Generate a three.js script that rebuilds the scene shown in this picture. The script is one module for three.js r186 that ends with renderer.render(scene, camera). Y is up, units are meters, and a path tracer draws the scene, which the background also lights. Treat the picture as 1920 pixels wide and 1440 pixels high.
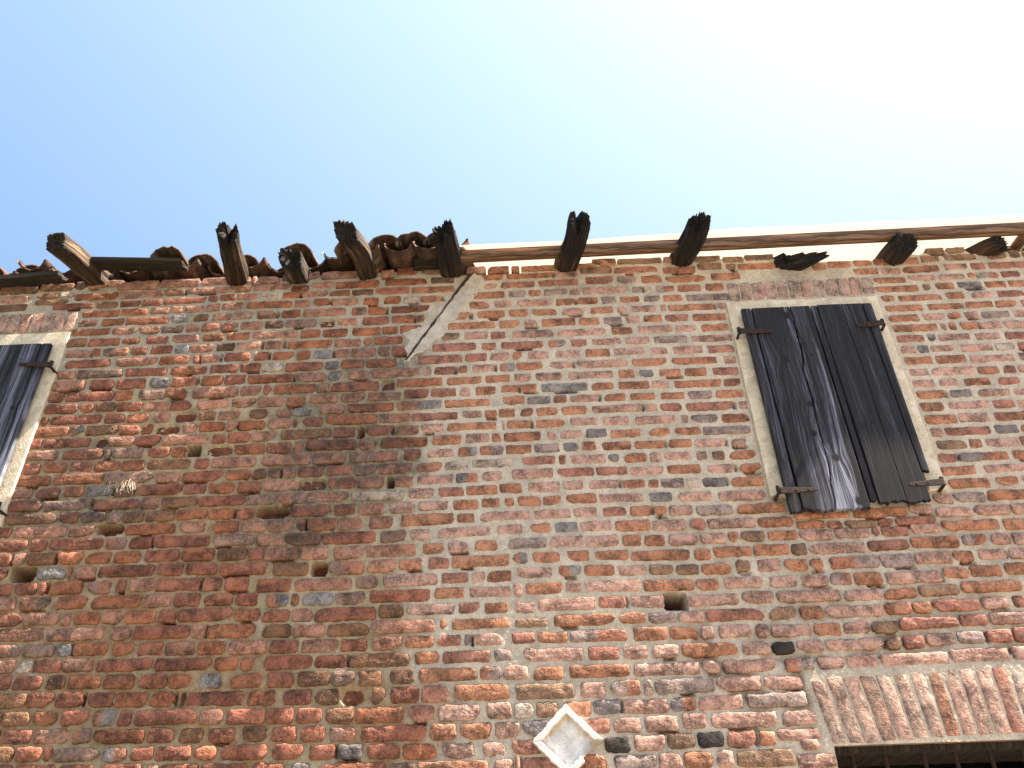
import * as THREE from 'three';
import { mergeGeometries } from 'three/addons/utils/BufferGeometryUtils.js';

// ---------------------------------------------------------------- camera, sky, sun, exposure
const scene = new THREE.Scene();
const camera = new THREE.PerspectiveCamera(49.75, 4 / 3, 0.1, 2000);
camera.rotation.order = 'YXZ';
camera.position.set(0, 1.6, 3.5);
camera.rotation.set(THREE.MathUtils.degToRad(35.36), THREE.MathUtils.degToRad(1.0), THREE.MathUtils.degToRad(-1.78));
scene.add(camera);

const EXPOSURE = 4.5;
const SUN = new THREE.Vector3(0.48, 0.87, 0.064).normalize();
{
  const W = 512, H = 256, d = new Float32Array(W * H * 4);
  for (let j = 0; j < H; j++) for (let i = 0; i < W; i++) {
    const el = (j + 0.5) / H * Math.PI - Math.PI / 2, az = ((i + 0.5) / W - 0.5) * 2 * Math.PI;
    const x = Math.cos(el) * Math.cos(az), y = Math.sin(el), z = Math.cos(el) * Math.sin(az);
    const g = Math.acos(Math.min(1, Math.max(-1, x * SUN.x + y * SUN.y + z * SUN.z))) * 180 / Math.PI;
    const q = 75 - g;
    let c = [0.1 + 0.275 * Math.exp(0.0315 * q), 0.13 + 0.47 * Math.exp(0.0215 * q), 0.2 + 0.77 * Math.exp(0.0145 * q)];
    c[0] = Math.min(c[0], 0.97 * c[1]);
    const haze = Math.exp(-Math.max(0, y) * 4.5) * 0.75, hz = [0.78, 0.9, 1.05];
    c = c.map((v, k) => v + (hz[k] - v) * haze);
    if (y < 0) c = c.map((v) => v * 0.6);
    const o = (j * W + i) * 4;
    d[o] = c[0] / EXPOSURE; d[o + 1] = c[1] / EXPOSURE; d[o + 2] = c[2] / EXPOSURE; d[o + 3] = 1;
  }
  const sky = new THREE.DataTexture(d, W, H, THREE.RGBAFormat, THREE.FloatType);
  sky.mapping = THREE.EquirectangularReflectionMapping;
  sky.minFilter = sky.magFilter = THREE.LinearFilter;
  sky.needsUpdate = true;
  scene.background = sky;
  scene.environment = sky;
}
const sun = new THREE.DirectionalLight(0xfff0dc, 5);
sun.position.copy(SUN).multiplyScalar(30);
sun.target.position.set(0, 2, 0);
sun.castShadow = true;
sun.shadow.mapSize.set(4096, 4096);
Object.assign(sun.shadow.camera, { left: -8, right: 8, top: 8, bottom: -8, near: 1, far: 60 });
scene.add(sun, sun.target);

const renderer = new THREE.WebGLRenderer({ antialias: true });
renderer.toneMapping = THREE.LinearToneMapping;
renderer.toneMappingExposure = EXPOSURE;
renderer.shadowMap.enabled = true;

// ---------------------------------------------------------------- helpers
let seed = 1234567;
const rnd = () => { seed = (seed + 0x6d2b79f5) | 0; let t = Math.imul(seed ^ (seed >>> 15), 1 | seed); t = (t + Math.imul(t ^ (t >>> 7), 61 | t)) ^ t; return ((t ^ (t >>> 14)) >>> 0) / 4294967296; };
const R = (a, b) => a + (b - a) * rnd();
const clamp = (x, a = 0, b = 1) => Math.min(b, Math.max(a, x));
const mix = (a, b, t) => a + (b - a) * t;
const mix3 = (a, b, t) => [mix(a[0], b[0], t), mix(a[1], b[1], t), mix(a[2], b[2], t)];
const sst = (a, b, x) => { const t = clamp((x - a) / (b - a)); return t * t * (3 - 2 * t); };
function h3(x, y, z) { let h = Math.imul(x, 374761393) ^ Math.imul(y, 668265263) ^ Math.imul(z, 1274126177); h = Math.imul(h ^ (h >>> 13), 1274126177); h = Math.imul(h ^ (h >>> 15), 2246822519); return ((h ^ (h >>> 16)) >>> 0) / 2147483648 - 1; }
function vn(x, y, z = 0, px = 0, py = 0) {                    // value noise -1..1, tiling when px, py are given
  let xi = Math.floor(x), yi = Math.floor(y), zi = Math.floor(z);
  const fx = x - xi, fy = y - yi, fz = z - zi, ux = fx * fx * (3 - 2 * fx), uy = fy * fy * (3 - 2 * fy), uz = fz * fz * (3 - 2 * fz);
  let x1 = xi + 1, y1 = yi + 1;
  if (px) { xi = ((xi % px) + px) % px; x1 = ((x1 % px) + px) % px; yi = ((yi % py) + py) % py; y1 = ((y1 % py) + py) % py; }
  const pl = (zz) => mix(mix(h3(xi, yi, zz), h3(x1, yi, zz), ux), mix(h3(xi, y1, zz), h3(x1, y1, zz), ux), uy);
  return fz === 0 ? pl(zi) : mix(pl(zi), pl(zi + 1), uz);
}
const fbm = (x, y, z = 0, n = 4) => { let s = 0, a = 0.5, f = 1; for (let i = 0; i < n; i++) { s += a * vn(x * f, y * f, z + i * 7); a *= 0.5; f *= 2.03; } return s; };
const lin = (c) => (c /= 255, c <= 0.04045 ? c / 12.92 : Math.pow((c + 0.055) / 1.055, 2.4));
const S = (r, g, b) => [lin(r), lin(g), lin(b)];

function dataTex(W, H, fn, srgb, wrap = true) {
  const d = new Uint8Array(W * H * 4);
  for (let j = 0; j < H; j++) for (let i = 0; i < W; i++) {
    const c = fn(i / W, j / H, i, j), o = (j * W + i) * 4;
    d[o] = clamp(c[0]) * 255; d[o + 1] = clamp(c[1]) * 255; d[o + 2] = clamp(c[2]) * 255; d[o + 3] = 255;
  }
  const t = new THREE.DataTexture(d, W, H);
  if (srgb) t.colorSpace = THREE.SRGBColorSpace;
  t.magFilter = THREE.LinearFilter; t.minFilter = THREE.LinearMipmapLinearFilter; t.generateMipmaps = true;
  if (wrap) t.wrapS = t.wrapT = THREE.RepeatWrapping;
  t.needsUpdate = true;
  return t;
}
const tfbm = (u, v, f, n, z = 0) => { let s = 0, a = 0.5; for (let i = 0; i < n; i++) { s += a * vn(u * f, v * f, z + i * 3, f, f); a *= 0.55; f *= 2; } return s; };
const taken = new Map();
function numbered(n) { const k = taken.get(n) || 0; taken.set(n, k + 1); return k ? n + '_' + String(k).padStart(3, '0') : n; }
function mesh(name, geo, mat, parent, label) {
  const m = new THREE.Mesh(geo, mat); m.name = name; m.castShadow = m.receiveShadow = true;
  if (label) m.userData.label = label;
  parent.add(m); return m;
}
function geoFrom(P, U, C, I) {
  const g = new THREE.BufferGeometry();
  g.setAttribute('position', new THREE.Float32BufferAttribute(P, 3));
  g.setAttribute('uv', new THREE.Float32BufferAttribute(U, 2));
  if (C) g.setAttribute('color', new THREE.Float32BufferAttribute(C, 3));
  g.setIndex(I); g.computeVertexNormals();
  return g;
}
function box(x0, x1, y0, y1, z0, z1, col) {                   // a box with uv in metres and, with col, vertex colours
  const g = new THREE.BoxGeometry(x1 - x0, y1 - y0, z1 - z0); g.translate((x0 + x1) / 2, (y0 + y1) / 2, (z0 + z1) / 2);
  const p = g.attributes.position, n = g.attributes.normal, uv = g.attributes.uv, c = [];
  for (let i = 0; i < p.count; i++) {
    const X = p.getX(i), Y = p.getY(i), Z = p.getZ(i);
    if (Math.abs(n.getX(i)) > 0.5) uv.setXY(i, Z, Y); else if (Math.abs(n.getY(i)) > 0.5) uv.setXY(i, X, Z); else uv.setXY(i, X, Y);
    if (col) c.push(...col);
  }
  if (col) g.setAttribute('color', new THREE.Float32BufferAttribute(c, 3));
  return g;
}
function extrude(pts, z0, z1, bevel = 0.002) {                // outline in wall metres, given a thickness
  const g = new THREE.ExtrudeGeometry(new THREE.Shape(pts.map((q) => new THREE.Vector2(q[0], q[1]))), { depth: z1 - z0 - 2 * bevel, bevelEnabled: bevel > 0, bevelSize: bevel * 0.8, bevelThickness: bevel, bevelSegments: 2, bevelOffset: -bevel * 0.8 });
  g.translate(0, 0, z0 + bevel); return g;
}

// ---------------------------------------------------------------- materials
const grainTex = dataTex(512, 512, (u, v) => { const a = tfbm(u, v, 10, 5, 1), b = tfbm(u, v, 60, 3, 20), s = vn(u * 170, v * 170, 40, 170, 170); const k = 0.86 + 0.36 * a + 0.26 * b + (s > 0.66 ? 0.13 : s < -0.7 ? -0.22 : 0); return [k, k * (1 + 0.04 * b), k * (1 + 0.05 * b)]; }, true);
const grainBump = dataTex(512, 512, (u, v) => { const a = tfbm(u, v, 16, 5, 3), b = vn(u * 120, v * 120, 50, 120, 120), p = Math.max(0, vn(u * 46, v * 46, 70, 46, 46) - 0.55); const k = 0.55 + 0.42 * a + 0.1 * b - 0.9 * p; return [k, k, k]; }, false);
const sandTex = dataTex(512, 512, (u, v) => { const a = tfbm(u, v, 8, 5, 5), b = vn(u * 210, v * 210, 60, 210, 210), e = tfbm(u, v, 70, 2, 33); const k = 0.9 + 0.13 * a + 0.08 * b + 0.11 * e; return [k, k * 0.995, k * 0.985]; }, true);
const sandBump = dataTex(512, 512, (u, v) => { const a = tfbm(u, v, 20, 4, 8), b = vn(u * 150, v * 150, 80, 150, 150); const k = 0.5 + 0.3 * a + 0.22 * b; return [k, k, k]; }, false);
const woodTex = dataTex(256, 512, (u, v) => { const w = tfbm(u, v, 4, 3, 9) * 0.12; const a = vn((u + w) * 24, v * 2, 11, 24, 2), b = vn((u + w) * 64, v * 6, 12, 64, 6), c = vn(u * 128, v * 24, 13, 128, 24); const k = 0.72 + 0.3 * a + 0.22 * b + 0.12 * c; return [k, k * 0.98, k * 0.95]; }, true);
const woodBump = dataTex(256, 512, (u, v) => { const w = tfbm(u, v, 4, 3, 9) * 0.12; const a = vn((u + w) * 24, v * 2, 11, 24, 2), b = vn((u + w) * 64, v * 6, 12, 64, 6); const k = 0.5 + 0.35 * a + 0.25 * b; return [k, k, k]; }, false);
const rep = (t, x, y) => { const c = t.clone(); c.repeat.set(x, y); c.needsUpdate = true; return c; };
const M = {};
M.brick = new THREE.MeshStandardMaterial({ vertexColors: true, roughness: 0.93, map: rep(grainTex, 2.6, 2.6), bumpMap: rep(grainBump, 2.6, 2.6), bumpScale: 0.0045 });
M.mortar = new THREE.MeshStandardMaterial({ vertexColors: true, roughness: 0.97, map: rep(sandTex, 1.7, 1.7), bumpMap: rep(sandBump, 1.7, 1.7), bumpScale: 0.0022 });
const paintTex = dataTex(512, 512, (u, v) => { const a = tfbm(u, v, 7, 5, 15), b = tfbm(u, v, 60, 3, 35), k = 0.96 + 0.07 * b + 0.08 * a, t = sst(0.16, 0.22, tfbm(u, v, 12, 5, 55)), d = sst(0.2, 0.34, tfbm(u, v, 16, 5, 75)); let c = [0.83 * k, 0.785 * k, 0.69 * k]; c = mix3(c, [0.92, 0.88, 0.81], t * 0.45); return mix3(c, [0.6, 0.54, 0.45], d * 0.3); }, true);
M.plaster = new THREE.MeshStandardMaterial({ color: 0xffffff, roughness: 0.95, map: rep(paintTex, 1.9, 1.9), bumpMap: rep(sandBump, 1.9, 1.9), bumpScale: 0.0025 });
M.palePlaster = new THREE.MeshStandardMaterial({ color: new THREE.Color().setRGB(...S(204, 197, 186)), roughness: 0.95, map: rep(sandTex, 3.1, 3.1), bumpMap: rep(grainBump, 3.1, 3.1), bumpScale: 0.006 });
M.wood = new THREE.MeshStandardMaterial({ vertexColors: true, roughness: 0.9, map: rep(woodTex, 5, 1.6), bumpMap: rep(woodBump, 5, 1.6), bumpScale: 0.006 });
M.board = new THREE.MeshStandardMaterial({ color: new THREE.Color().setRGB(...S(58, 48, 37)), roughness: 0.92, map: rep(woodTex, 5, 1.3), bumpMap: rep(woodBump, 5, 1.3), bumpScale: 0.004 });
M.batten = M.board.clone(); M.batten.color.setRGB(...S(142, 112, 90));
M.tile = new THREE.MeshStandardMaterial({ vertexColors: true, roughness: 0.95, map: rep(grainTex, 3, 3), bumpMap: rep(grainBump, 3, 3), bumpScale: 0.005 });
M.rust = new THREE.MeshStandardMaterial({ color: new THREE.Color().setRGB(...S(70, 50, 44)), roughness: 0.88, metalness: 0.15, map: rep(grainTex, 9, 9), bumpMap: rep(grainBump, 9, 9), bumpScale: 0.002 });
M.sheet = new THREE.MeshPhysicalMaterial({ color: new THREE.Color().setRGB(0.86, 0.78, 0.66), roughness: 1, transmission: 0.24, thickness: 0, side: THREE.DoubleSide });
M.ceramic = new THREE.MeshStandardMaterial({ vertexColors: true, roughness: 0.55, map: rep(sandTex, 4, 4), bumpMap: rep(grainBump, 4, 4), bumpScale: 0.0025 });
M.dark = new THREE.MeshStandardMaterial({ color: new THREE.Color().setRGB(0.3, 0.24, 0.18), roughness: 1 });
M.root = new THREE.MeshStandardMaterial({ color: new THREE.Color().setRGB(...S(205, 192, 172)), roughness: 0.9 });
M.ground = new THREE.MeshStandardMaterial({ color: new THREE.Color().setRGB(0.35, 0.31, 0.265), roughness: 1, map: rep(sandTex, 0.7, 0.7) });

// ---------------------------------------------------------------- the ground
{
  const g = new THREE.CircleGeometry(600, 48); g.rotateX(-Math.PI / 2);
  const uv = g.attributes.uv, p = g.attributes.position;
  for (let i = 0; i < p.count; i++) uv.setXY(i, p.getX(i), p.getZ(i));
  const m = mesh('ground', g, M.ground, scene);
  m.userData = { kind: 'structure', label: 'dry pale gravel yard in front of the farmhouse', category: 'ground' };
  const q = new THREE.PlaneGeometry(14, 12, 1, 1); q.rotateX(-Math.PI / 2); q.translate(-7.9, 0.004, 6.02);
  const added_grass = mesh('added_grass_patch', q, new THREE.MeshStandardMaterial({ color: new THREE.Color().setRGB(0.055, 0.07, 0.03), roughness: 1 }), scene);  // unseen dark patch, added to weaken the ground bounce on the left wall
  added_grass.userData = { kind: 'structure', label: 'unseen dark turf patch added to lower the bounce light on the wall', category: 'added_grass' };
}

// ---------------------------------------------------------------- the farmhouse
const house = new THREE.Group(); house.name = 'brick_farmhouse'; scene.add(house);
house.userData = { label: 'old red brick farmhouse with weathered shutters and rotten rafter ends under a broken eave', category: 'building' };

const BRICKS = [  // [left, right, bottom, top in millimetres on the wall, kind]
[-853,-790,4926,4985,0],[-3015,-2789,4870,4925,3],[-2779,-2586,4882,4934,3],[-2576,-2521,4887,4952,3],[-2508,-2288,4893,4945,1],[-2328,-2089,4862,4920,1],[-2274,-2092,4881,4933,3],[-2079,-1849,4870,4926,1],
[-1839,-1675,4874,4932,1],[-1662,-1556,4876,4928,1],[-1543,-1516,4859,4924,1],[-1503,-1383,4866,4918,1],[-1369,-1233,4875,4927,2],[-1220,-1151,4882,4939,1],[-1141,-917,4878,4932,1],[-904,-815,4879,4931,2],
[-802,-721,4872,4930,1],[-703,-583,4879,4943,2],[-567,-440,4875,4931,3],[-427,-317,4877,4929,1],[-303,-193,4873,4925,1],[-179,-59,4869,4921,2],[-45,0,4864,4916,2],[13,215,4865,4912,0],
[228,448,4863,4915,0],[421,559,4897,4944,3],[462,554,4880,4932,0],[567,821,4891,4937,3],[834,996,4887,4939,1],[1009,1155,4883,4930,3],[1165,1284,4870,4916,3],[1294,1460,4878,4925,3],
[2320,2429,4869,4916,3],[2439,2544,4867,4914,3],[-2992,-2826,4798,4854,1],[-2781,-2654,4817,4863,3],[-2644,-2565,4823,4866,6],[-2556,-2307,4794,4846,0],[-2297,-2043,4793,4845,1],[-2033,-1916,4798,4851,3],
[-1906,-1647,4809,4854,1],[-1634,-1540,4806,4858,3],[-1527,-1314,4812,4864,1],[-1304,-1204,4789,4839,2],[-1194,-1058,4813,4862,1],[-1050,-804,4799,4852,0],[-767,-530,4807,4856,0],[-507,-370,4801,4853,3],
[-221,-92,4809,4857,0],[-72,190,4815,4856,0],[203,335,4811,4863,1],[348,529,4829,4883,3],[539,787,4821,4872,2],[816,1004,4805,4855,2],[1017,1152,4823,4876,3],[1177,1231,4815,4862,3],
[1241,1454,4809,4856,0],[1467,1644,4805,4857,2],[1657,1735,4783,4837,0],[1745,1877,4795,4848,0],[1893,1997,4801,4848,0],[2007,2122,4798,4851,0],[2135,2261,4799,4851,0],[2274,2381,4807,4858,3],
[2411,2587,4812,4860,3],[2648,2758,4806,4860,3],[2773,2836,4813,4874,3],[2846,2906,4801,4855,3],[-2775,-2583,4771,4811,3],[-2661,-2423,4728,4774,2],[-2413,-2284,4725,4775,3],[-2274,-2160,4729,4776,0],
[-2150,-2035,4730,4777,2],[-2026,-1783,4735,4782,2],[-1773,-1718,4740,4791,2],[-1708,-1615,4744,4793,2],[-1605,-1487,4745,4796,1],[-1477,-1357,4745,4796,6],[-1347,-1249,4743,4789,0],[-1239,-1093,4747,4792,1],
[-1082,-961,4743,4789,2],[-951,-829,4741,4784,3],[-819,-626,4740,4791,2],[-611,-369,4734,4783,0],[-206,-127,4744,4790,1],[-108,85,4747,4796,2],[108,333,4748,4794,2],[372,529,4747,4804,2],
[549,657,4746,4800,4],[684,803,4740,4798,0],[822,1053,4736,4783,0],[1082,1242,4738,4794,0],[1879,2018,4736,4784,0],[2028,2141,4729,4776,1],[2152,2357,4734,4785,0],[2385,2516,4739,4790,1],
[2535,2612,4736,4788,2],[2633,2855,4736,4784,2],[-2473,-2261,4660,4709,0],[-2251,-2100,4663,4713,0],[-2087,-1979,4662,4714,1],[-1966,-1905,4667,4719,1],[-1894,-1783,4668,4718,1],[-1773,-1693,4668,4724,1],
[-1683,-1565,4674,4728,1],[-1540,-1283,4675,4727,0],[-1273,-1184,4672,4727,1],[-1163,-1068,4674,4731,0],[-1057,-913,4672,4725,1],[-879,-796,4665,4722,0],[-766,-672,4668,4723,0],[-657,-568,4667,4718,6],
[-558,-443,4666,4715,0],[-278,-87,4675,4725,0],[-64,29,4675,4728,4],[48,115,4676,4727,0],[131,266,4676,4727,4],[276,341,4672,4725,1],[351,593,4674,4725,1],[627,683,4669,4720,4],
[693,738,4668,4718,6],[761,864,4667,4715,4],[880,1013,4664,4714,2],[1039,1138,4662,4717,0],[1973,2148,4665,4707,0],[2164,2316,4673,4715,1],[2332,2474,4671,4712,1],[2491,2542,4673,4717,0],
[2561,2659,4669,4715,4],[2675,2780,4668,4714,2],[-2476,-2369,4594,4644,1],[-2344,-2219,4594,4644,0],[-2210,-1966,4592,4647,0],[-1956,-1852,4595,4650,5],[-1828,-1744,4598,4652,3],[-1726,-1616,4597,4651,1],
[-1608,-1502,4601,4658,4],[-1472,-1363,4599,4657,1],[-1333,-1228,4599,4656,0],[-1214,-973,4599,4655,1],[-944,-861,4596,4653,4],[-851,-750,4593,4649,0],[-721,-508,4597,4649,2],[-285,-177,4604,4655,0],
[-144,-51,4605,4656,1],[-17,179,4605,4655,1],[197,301,4600,4650,0],[320,430,4600,4651,0],[449,530,4599,4653,4],[549,659,4600,4648,0],[682,774,4599,4646,4],[793,895,4596,4646,0],
[918,1155,4593,4641,4],[1963,2200,4598,4643,0],[2222,2266,4597,4649,3],[2294,2394,4602,4649,0],[2415,2548,4602,4650,5],[2559,2680,4599,4647,0],[2690,2825,4597,4646,0],[-2500,-2280,4527,4578,0],
[-2270,-2129,4522,4576,1],[-2119,-2003,4521,4575,3],[-1993,-1869,4523,4576,4],[-1859,-1782,4524,4582,1],[-1772,-1675,4524,4581,2],[-1665,-1567,4526,4581,2],[-1553,-1429,4524,4582,1],[-1419,-1313,4526,4582,3],
[-1303,-1131,4526,4582,4],[-1121,-1033,4522,4581,9],[-1016,-904,4523,4580,1],[-875,-730,4521,4577,2],[-712,-590,4523,4580,0],[-576,-531,4525,4579,3],[-384,-281,4529,4581,0],[-240,-90,4532,4585,0],
[-67,39,4534,4586,0],[61,197,4533,4582,0],[227,347,4530,4579,1],[381,508,4528,4577,0],[530,581,4522,4576,1],[604,743,4529,4578,1],[765,800,4527,4580,1],[810,1059,4526,4572,0],
[1078,1122,4522,4570,1],[1976,2047,4529,4577,0],[2069,2304,4526,4573,0],[2328,2427,4529,4581,0],[2458,2582,4528,4577,1],[2602,2751,4527,4575,2],[-2505,-2392,4451,4511,3],[-2382,-2206,4451,4505,2],
[-2196,-2096,4454,4505,0],[-2064,-1941,4454,4505,2],[-1917,-1768,4452,4507,1],[-1751,-1635,4453,4508,0],[-1619,-1489,4456,4508,0],[-1476,-1224,4456,4508,1],[-1210,-1099,4449,4506,0],[-1089,-952,4448,4505,0],
[-924,-771,4449,4503,0],[-761,-673,4451,4505,0],[-663,-547,4451,4507,0],[-401,-142,4460,4510,0],[-120,-11,4457,4513,0],[18,88,4458,4511,1],[113,295,4457,4509,0],[317,425,4453,4506,0],
[447,548,4451,4503,4],[571,647,4452,4506,1],[666,770,4455,4508,0],[781,911,4454,4504,2],[933,1115,4448,4500,0],[1978,2179,4459,4504,0],[2205,2388,4460,4504,0],[2409,2557,4460,4506,0],
[2569,2681,4455,4504,0],[2702,2772,4456,4506,2],[-2489,-2348,4378,4432,1],[-2337,-2295,4381,4435,2],[-2285,-2144,4379,4434,4],[-2129,-2040,4380,4438,2],[-2022,-1900,4380,4436,2],[-1890,-1813,4379,4436,5],
[-1803,-1678,4380,4436,1],[-1661,-1562,4383,4437,3],[-1552,-1416,4384,4440,1],[-1395,-1296,4382,4439,1],[-1274,-1029,4377,4432,0],[-1019,-872,4377,4430,1],[-862,-812,4378,4431,0],[-799,-646,4382,4433,2],
[-433,-335,4388,4441,3],[-309,-181,4389,4441,1],[-171,-89,4382,4437,2],[-49,170,4383,4437,1],[196,458,4380,4431,1],[484,598,4381,4429,0],[628,814,4381,4433,1],[828,946,4378,4430,1],
[968,1115,4374,4426,0],[1975,2137,4388,4436,0],[2158,2277,4390,4438,1],[2290,2363,4391,4439,0],[2376,2456,4391,4439,1],[2470,2620,4386,4434,4],[2636,2736,4382,4433,1],[-2471,-2224,4309,4362,2],
[-2193,-1969,4307,4361,1],[-1959,-1797,4308,4363,0],[-1773,-1740,4306,4364,2],[-1730,-1628,4308,4364,1],[-1605,-1463,4311,4367,2],[-1445,-1369,4310,4366,2],[-1344,-1231,4308,4361,0],[-1210,-1141,4301,4361,0],
[-1120,-1017,4302,4359,5],[-1007,-929,4305,4361,1],[-919,-787,4305,4361,1],[-777,-714,4305,4365,1],[-700,-613,4306,4366,2],[-481,-248,4313,4369,2],[-216,-141,4311,4363,0],[-112,113,4311,4361,2],
[142,235,4311,4359,4],[260,348,4309,4357,2],[374,527,4311,4358,1],[552,679,4310,4358,1],[705,882,4307,4356,4],[908,1119,4305,4352,1],[1974,2214,4318,4366,0],[2230,2261,4316,4369,1],
[2273,2314,4317,4369,0],[2336,2426,4316,4369,0],[2438,2548,4313,4364,1],[2563,2714,4309,4361,1],[-2492,-2394,4238,4293,1],[-2385,-2139,4239,4290,4],[-2129,-1901,4236,4291,2],[-1881,-1689,4236,4289,0],
[-1670,-1519,4237,4292,2],[-1506,-1403,4238,4294,2],[-1393,-1275,4233,4292,6],[-1265,-1063,4227,4282,2],[-1053,-980,4233,4286,7],[-969,-848,4232,4289,0],[-834,-670,4231,4288,0],[-557,-319,4236,4294,2],
[-305,-188,4239,4292,2],[-170,-71,4238,4290,1],[-53,-3,4239,4292,0],[29,138,4240,4290,1],[174,304,4239,4288,1],[333,463,4235,4287,0],[481,650,4237,4288,1],[678,769,4233,4285,1],
[798,952,4233,4284,1],[977,1118,4230,4281,2],[1977,2122,4249,4297,2],[2141,2184,4248,4297,5],[2194,2361,4245,4294,1],[2387,2517,4241,4291,1],[2540,2652,4239,4288,2],[-2500,-2327,4163,4223,1],
[-2301,-2171,4164,4225,2],[-2157,-2002,4159,4221,2],[-1979,-1874,4157,4221,5],[-1864,-1731,4162,4221,2],[-1703,-1590,4159,4222,0],[-1580,-1468,4158,4222,2],[-1454,-1212,4158,4212,0],[-1195,-1043,4155,4211,1],
[-1033,-959,4157,4219,5],[-920,-809,4156,4216,1],[-799,-546,4160,4217,1],[-526,-483,4163,4216,1],[-466,-360,4163,4215,2],[-339,-294,4165,4217,0],[-266,-150,4168,4219,1],[-122,-44,4165,4217,5],
[-34,103,4169,4220,0],[138,260,4170,4218,1],[282,550,4166,4214,1],[572,752,4162,4211,0],[778,1016,4159,4209,0],[1049,1114,4156,4208,1],[1974,2056,4175,4227,1],[2066,2122,4174,4226,5],
[2132,2259,4175,4224,1],[2284,2454,4168,4220,1],[2462,2564,4166,4217,6],[2580,2661,4171,4218,2],[-2495,-2417,4089,4150,2],[-2407,-2151,4091,4150,2],[-2141,-2055,4086,4146,0],[-2021,-1880,4084,4144,4],
[-1870,-1768,4085,4149,0],[-1733,-1496,4081,4145,1],[-1481,-1375,4085,4145,1],[-1362,-1318,4084,4145,2],[-1308,-1088,4086,4142,0],[-1078,-1016,4084,4141,1],[-1006,-756,4083,4143,2],[-742,-676,4080,4142,9],
[-666,-422,4091,4146,0],[-398,-217,4095,4144,0],[-199,-71,4096,4146,0],[-50,41,4098,4149,1],[62,204,4097,4149,1],[232,467,4095,4145,1],[495,577,4091,4142,0],[602,674,4090,4140,5],
[702,818,4089,4138,0],[836,949,4085,4137,0],[977,1114,4083,4135,2],[1975,2117,4100,4153,0],[2137,2292,4101,4154,0],[2306,2538,4094,4145,1],[2561,2642,4098,4150,1],[-2494,-2322,4018,4075,2],
[-2312,-2242,4019,4076,2],[-2226,-2127,4021,4078,3],[-2117,-1986,4017,4071,2],[-1976,-1850,4012,4070,1],[-1840,-1728,4009,4072,2],[-1701,-1533,4010,4068,1],[-1517,-1389,4009,4068,1],[-1379,-1245,4007,4070,1],
[-1235,-1130,4004,4064,0],[-1108,-966,4015,4070,1],[-945,-824,4016,4070,1],[-807,-637,4014,4067,4],[-617,-493,4018,4076,2],[-479,-351,4022,4075,2],[-331,-276,4020,4075,1],[-248,-148,4021,4076,0],
[-117,-31,4028,4077,0],[-20,65,4029,4079,0],[90,329,4023,4074,5],[347,463,4021,4071,0],[488,646,4019,4069,0],[656,744,4017,4068,1],[771,1013,4014,4062,0],[1023,1111,4013,4062,0],
[1976,2060,4028,4076,1],[2090,2311,4029,4078,1],[2322,2428,4024,4072,0],[2450,2516,4023,4072,2],[2528,2611,4021,4076,1],[-2496,-2456,3949,4003,0],[-2446,-2180,3951,4005,2],[-2165,-2059,3948,4004,2],
[-2049,-1934,3942,3998,0],[-1907,-1827,3940,3999,1],[-1807,-1692,3938,3996,9],[-1673,-1590,3941,3997,3],[-1577,-1459,3940,3996,1],[-1411,-1321,3937,3994,3],[-1277,-1198,3939,3989,1],[-1188,-1095,3942,3991,5],
[-1049,-925,3947,4002,1],[-908,-668,3948,4001,0],[-655,-422,3948,4005,5],[-408,-176,3950,4001,0],[-111,1,3954,4009,0],[15,130,3952,4001,7],[151,215,3952,4002,0],[229,378,3954,3999,1],
[406,514,3951,3997,0],[538,666,3949,3995,0],[694,815,3946,3992,0],[833,953,3943,3993,4],[971,1112,3943,3992,0],[1974,2083,3959,4006,1],[2105,2204,3959,4007,1],[2231,2363,3955,4003,0],
[2401,2506,3954,4001,2],[-2502,-2331,3879,3936,0],[-2322,-2256,3878,3937,5],[-2243,-2084,3877,3935,3],[-2074,-1967,3875,3929,2],[-1953,-1898,3872,3930,0],[-1888,-1761,3871,3925,9],[-1741,-1672,3870,3924,1],
[-1660,-1533,3871,3927,0],[-1523,-1461,3869,3925,1],[-1452,-1325,3871,3924,0],[-1303,-1179,3874,3926,1],[-1126,-1027,3875,3929,2],[-1008,-751,3879,3934,0],[-741,-586,3878,3934,4],[-573,-339,3878,3927,2],
[-319,-218,3882,3931,1],[-204,-143,3882,3931,0],[-133,-49,3879,3934,0],[-25,42,3879,3930,2],[59,167,3879,3930,0],[187,312,3881,3930,0],[340,591,3883,3928,1],[608,668,3878,3927,1],
[685,792,3876,3924,2],[812,1051,3870,3921,2],[1076,1122,3869,3922,1],[1972,2110,3889,3938,0],[2138,2246,3889,3937,7],[2278,2438,3888,3933,1],[2455,2556,3885,3931,1],[-2508,-2446,3808,3866,2],
[-2434,-2200,3809,3864,2],[-2178,-2117,3806,3864,9],[-2107,-1981,3806,3862,1],[-1971,-1845,3805,3858,2],[-1836,-1597,3802,3857,1],[-1578,-1510,3799,3856,2],[-1501,-1389,3800,3856,2],[-1380,-1261,3800,3858,1],
[-1232,-975,3805,3861,3],[-966,-857,3803,3862,2],[-847,-811,3795,3859,10],[-801,-670,3805,3865,2],[-654,-534,3804,3860,1],[-524,-412,3809,3859,1],[-395,-144,3811,3859,0],[-118,-102,3804,3860,1],
[-92,23,3810,3860,0],[53,196,3808,3857,0],[227,366,3813,3860,1],[387,516,3807,3861,1],[549,751,3804,3855,1],[778,811,3802,3852,1],[827,959,3800,3848,4],[980,1114,3797,3847,0],
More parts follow.
